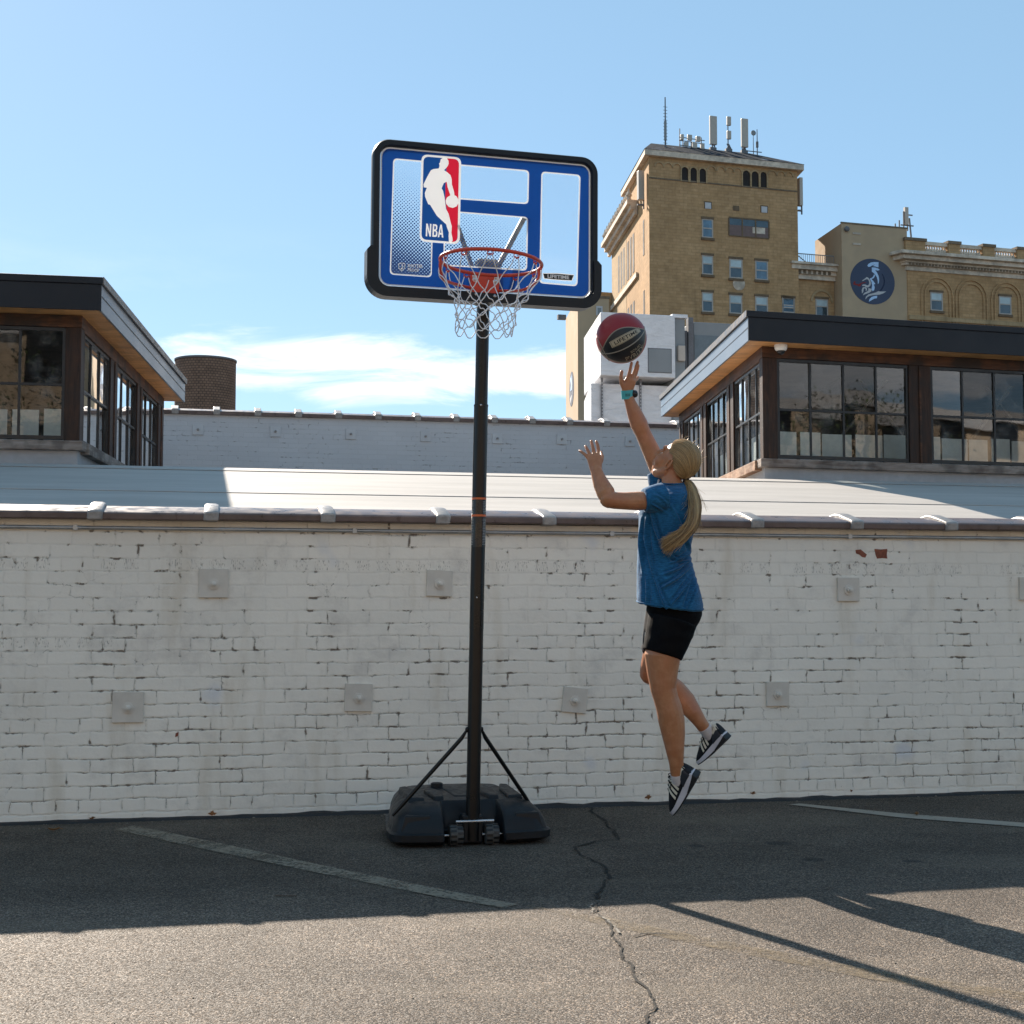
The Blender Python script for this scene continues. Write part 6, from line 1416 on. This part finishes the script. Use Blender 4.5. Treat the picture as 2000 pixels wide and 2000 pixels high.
for i in range(97): val.extend([.35+.35*mnoise.noise(Vector((i*.6, 0, 0)))]*25)
for i in range(1300):
    u = random.random(); t0 = 0 if random.random() < .6 else random.random()*.6
    P_ = hairpath(u, 1.006+.03*random.random(), 12, .014, t0); n0 = len(hm.v); jit = Vector((random.gauss(0, 1), random.gauss(0, 1), random.gauss(0, 1)))*.0007
    hm.tube([p+jit for p in P_], [.0004]+[.0009]*10+[.0008, .0006], 3, cap=False); addv(n0, min(1, max(0, random.gauss(.52, .30))))
for i in range(26):      # flyaway hairs near the crown
    u = random.uniform(.3, .7); P_ = hairpath(u, 1.02, 12)[:9]; a = P_[3]; d = (a-HCn).normalized(); n0 = len(hm.v)
    s0 = P_[random.randint(1, 7)]; e = s0+d*random.uniform(.012, .035)+Vector((random.uniform(0, .03), random.uniform(-.01, .01), 0)); hm.tube([s0, s0.lerp(e, .5)+d*.006, e], .0005, 3, cap=False); addv(n0, .95)
# ponytail
PT = smooth_path([TIE, pp(1348, 949, 6.775), pp(1355, 972, 6.715), pp(1356.5, 1000, 6.662), pp(1349, 1026, 6.637), pp(1330, 1047, 6.628), pp(1308, 1062, 6.622), pp(1290, 1073, 6.62)], 6)
PR_ = [(.010, .55)]+[]
def prad(t): return .011+.021*math.sin(PI*min(t*1.25, 1)**.8*.60)*(1-.0*t)*(1-.55*max(0, (t-.72)/.28))+.004*math.sin(t*7)*t
m_ = len(PT)
for i in range(1000):
    a = random.random()*2*PI; rr = math.sqrt(random.random()); lag = random.uniform(.86, 1.0) if random.random() < .3 else random.uniform(.6, .97); nn = int((m_-1)*lag)
    jx, jz = random.gauss(0, .55)+.5*math.sin(int(random.random()*6)*2.2), random.gauss(0, .7); pts = []
    for k in range(nn+1):
        t = k/(m_-1); tg = (PT[min(k+1, m_-1)]-PT[max(k-1, 0)]).normalized(); sx = tg.cross(Vector((0, 1, 0))).normalized(); sy = Vector((0, 1, 0)); r_ = prad(t)
        aa = a+.9*t; lk = int(a*2.4); wv = (.005*math.sin(t*8+lk*1.7)+.004*math.sin(t*15+lk*2.9))*t**.7
        off = sx*(rr*r_*math.cos(aa)+wv)+sy*(rr*r_*.62*math.sin(aa)); sp = max(0, t-.62)/.38
        pts.append(PT[k]+off+sx*(jx*.022*sp*sp)+Vector((0, 0, -1))*(jz*.018*sp*sp))
    n0 = len(hm.v); c = len(pts); hm.tube(pts, [.00095]*(c-3)+[.0008, .0005, .0003], 3, cap=False); addv(n0, min(1, max(0, random.gauss(.38+.14*math.sin(a*3), .28))))
for i in range(70):      # loose strands around the tail
    k0 = random.randint(2, m_-12); L_ = random.randint(6, 14); pts = []; a = random.random()*6.28; g = random.uniform(.5, 1.3)
    for k in range(L_):
        kk = min(k0+k, m_-1); t = kk/(m_-1); tg = (PT[min(kk+1, m_-1)]-PT[max(kk-1, 0)]).normalized(); sx = tg.cross(Vector((0, 1, 0))).normalized(); u_ = k/(L_-1)
        pts.append(PT[kk]+sx*(prad(t)*math.cos(a)*(1+g*u_*u_))+Vector((0, -1, 0))*(prad(t)*.6*abs(math.sin(a))*(1+.3*g*u_))+Vector((0, 0, -1))*(.012*u_*u_*math.sin(a*3)))
    n0 = len(hm.v); hm.tube(pts, [.0006]*(L_-1)+[.0002], 3, cap=False); addv(n0, min(1, max(0, random.gauss(.6, .25))))
shift(hm); ho = hm.obj('hair', M['hair'], per, smooth=180)
atr = ho.data.attributes.new('strand', 'FLOAT', 'POINT'); atr.data.foreach_set('value', val)
m = MB(); tdir = (PT[2]-PT[0]).normalized(); a_, b_ = perp(tdir); m.tube([TIE+tdir*.004+(a_*math.cos(2*PI*k/20)+b_*math.sin(2*PI*k/20))*.0145 for k in range(20)], .0048, 8, closed=True); shift(m).obj('hair_tie', M['tie'], ho, smooth=60)
# ---------- watch
wc = pp(1225.3, 770.5, 6.888); wt_ = (pp(1226, 758, 6.88)-pp(1228, 784, 6.893)).normalized(); wx = (Vector((1, 0, -.12))-wt_*wt_.dot(Vector((1, 0, -.12)))).normalized(); wy = wt_.cross(wx)
m = MB(); rg = []
for h, r in ((-.019, .0), (-.021, .0022), (.021, .0022), (.019, .0)):
    rg.append([wc+wt_*h+wx*((.0275+r)*math.cos(2*PI*k/32))+wy*((.0235+r)*math.sin(2*PI*k/32)) for k in range(32)])
m.rings(rg, cap=False); wa = shift(m).obj('wristwatch', M['teal'], per, smooth=50)
m = MB(); m.chain([wc+wx*.029, wc+wx*.036], [(.020, .017), (.019, .016)], axis=wt_, n=20); shift(m).obj('watch_face', M['watchblack'], wa, smooth=50)
m = MB()
for k in range(6): a = R(-62-7.5*k-8); d = wx*math.cos(a)*.0303+wy*math.sin(a)*.0262; d = d if d.y < 0 else Vector((d.x, -d.y, d.z)); m.hexa(wc+d*1.0-wx*.001-wt_*.008, wx*.0016, wy*.0008, wt_*.014)
shift(m).obj('strap_slots', M['watchblack'], wa)
# ---------- shoes
def make_shoe(heel, toe, up_hint, wflip, label):
    ax = (toe-heel); Ls = ax.length; X = ax.normalized(); Z_ = (up_hint-X*up_hint.dot(X)).normalized(); Yl = Z_.cross(X)
    if Yl.y > 0: Yl = -Yl
    k = Ls/.262
    def S(x, y, z): return heel+X*(x*k)+Yl*(y*k)+Z_*(z*k)-PB
    def wid(x): # half width of the sole
        u = x/.27; return .034+.010*math.sin(min(u/.8, 1)*PI*.55)-.006*math.exp(-((u-.42)/.14)**2) if u < .82 else (.0415)*math.sqrt(max(0, 1-((u-.82)/.185)**2))*.98+.001
    xs = [.0, .006, .02, .045, .075, .105, .135, .165, .19, .21, .23, .247, .260, .268]
    def sole(z0, z1, g0, g1, rear=0.0):
        rg = []
        for x in xs:
            w0, w1 = wid(x)+g0, wid(x)+g1; zz0, zz1 = z0(x), z1(x)
            if x < .006: w0 *= .72; w1 *= .72
            rg.append([S(x, -w0, zz0), S(x, w0, zz0), S(x, w1, zz1), S(x, -w1, zz1)])
        m = MB(); m.rings(rg); return m
    toeup = lambda x: .012*max(0, (x-.17)/.1)**2
    zo = lambda x: toeup(x)+.004*max(0, (.03-x)/.03)
    zm0 = lambda x: zo(x)+.006+.018*math.exp(-((x-.015)/.045)**2)
    zm1 = lambda x: .044-.018*min(1, max(0, (x-.05)/.17))+toeup(x)*.8
    upper = MB(); rg = []
    def topz(x):
        P_ = [(0, .108), (.018, .122), (.04, .108), (.065, .106), (.095, .120), (.12, .114), (.155, .098), (.20, .074), (.235, .057), (.26, .038), (.27, .030)]
        for (a, za), (b, zb_) in zip(P_, P_[1:]):
            if x <= b: return za+(zb_-za)*(x-a)/(b-a)
        return P_[-1][1]
    def prof(x, n=20):
        w_ = wid(x)-.001; zt = topz(x); zb_ = zm1(x)-.004; out = []
        if x < .006: w_ *= .75
        for j in range(n+1):
            a = PI*j/n; c, s = math.cos(a), math.sin(a); yy = w_*math.copysign(abs(c)**.62, c)*(1-.16*max(0, s)**2*(1 if x < .09 else 1.5)); out.append((yy, zb_+(zt-zb_)*abs(s)**.85))
        return out
    for x in xs: rg.append([S(x, y, z) for y, z in prof(x)])
    upper.rings(rg); sh_ = upper.obj('shoe', M['shoeknit'], per, smooth=50)
    if label: sh_['label'] = label
    sole(zo, lambda x: zm0(x)-.0005, .0005, .002).obj('outsole', M['outsole'], sh_, smooth=40)
    sole(zm0, zm1, .002, -.001).obj('midsole', M['midsole'], sh_, smooth=40)
    # rear rubber wrap of the outsole (dark wedge up the heel)
    rg = []
    for x in xs[:6]:
        w_ = wid(x)+.0035; w_ *= .74 if x < .006 else 1; top = .006+zo(x)+.022*(1-x/.115); rg.append([S(x-.001, -w_, zo(x)), S(x-.001, w_, zo(x)), S(x-.001, w_, top), S(x-.001, -w_, top)])
    m = MB(); m.rings(rg); m.obj('heel_wedge', M['outsole'], sh_, smooth=40)
    def patch(x0f, x1f, j0, j1, name, mat, off=.0016, nx=6):
        m = MB(); rg = []; n = 20
        for i in range(nx+1):
            row = []
            for j in range(j0, j1+1):
                u = (j-j0)/(j1-j0); x = x0f(u)+(x1f(u)-x0f(u))*i/nx; pr = prof(x); y, z = pr[j]; cy, cz = 0, .03; d = Vector((y-cy, z-cz)); d = d.normalized() if d.length > 1e-6 else Vector((1, 0)); row.append(S(x, y+d.x*off, z+d.y*off))
            rg.append(row)
        m.rings(rg, cap=False, closed=False); o = m.obj(name, M[mat], sh_, smooth=60); return o
    patch(lambda u: .0005, lambda u: .088-.05*u, 0, 5, 'heel_overlay', 'shoenavy', .0011)
    patch(lambda u: .0008, lambda u: .048-.012*u, 3, 14, 'heel_tab', 'shoewhite', .0020)
    for x0 in (.108, .132, .156): patch(lambda u: x0-.016*u, lambda u: x0+.0135-.016*u, 1, 8, 'side_stripe', 'shoewhite', .0020, 2)
    # lettering on the tab
    def lm(x, y): X_ = .028+x; pr = prof(X_); j = 5; y0, z0 = pr[j]; y1, z1 = pr[j+1]; t_ = .5+y/.012; return S(X_, y0+(y1-y0)*t_+.0030, z0+(z1-z0)*t_+.0012)
    add_text(MB(), 'adidas', lambda x, y: lm(-x, y), .026, .007, .01).obj('tab_lettering', M['lace'], sh_)
    # laces
    m = MB()
    for xx in (.098, .118, .138, .158):
        pr = prof(xx); m.tube(smooth_path([S(xx, pr[6][0]*1.02, pr[6][1]+.001), S(xx+.004, 0, topz(xx)+.004), S(xx, -pr[6][0]*1.02, pr[6][1]+.001)], 5), .0026*k, 6)
    b0 = S(.088, .004, .085); 
    for lp in ([(0, 0, 0), (.002, .014, .030), (-.014, .026, .046), (-.026, .022, .034), (-.012, .008, .012), (0, 0, 0)], [(0, 0, 0), (.016, .004, .028), (.018, -.004, .042), (.006, -.008, .034), (0, 0, 0)], [(0, 0, 0), (.020, .020, .016), (.045, .028, .004)], [(0, 0, 0), (.018, .010, .024), (.036, .016, .022)]):
        m.tube(smooth_path([b0+X*(a*k)+Yl*(b*k)+Z_*(c*k) for a, b, c in lp], 6), .0022*k, 6)
    m.obj('laces', M['lace'], sh_, smooth=60)
    return S
# near shoe
hN, tN = pp(1367, 1513, 6.725), pp(1322, 1591, 6.84)
make_shoe(hN, tN, Vector((-.86, .22, .50)), 1, None)
hF_, tF = pp(1425, 1441, 6.96), pp(1370, 1494, 7.08)
make_shoe(hF_, tF, Vector((-.66, .22, .74)), 1, None)
m = MB(); m.chain([pp(1322.5, 1511, 6.763), pp(1325, 1522, 6.772), pp(1333, 1538, 6.79)], [.0335, .034, .028], n=20, ends=False); shift(m).obj('sock', M['sock'], per, smooth=60)
m = MB(); m.chain([pp(1375, 1420, 6.992), pp(1381, 1428, 7.002), pp(1392, 1444, 7.02)], [.0325, .033, .028], n=20, ends=False); shift(m).obj('sock', M['sock'], per, smooth=60)
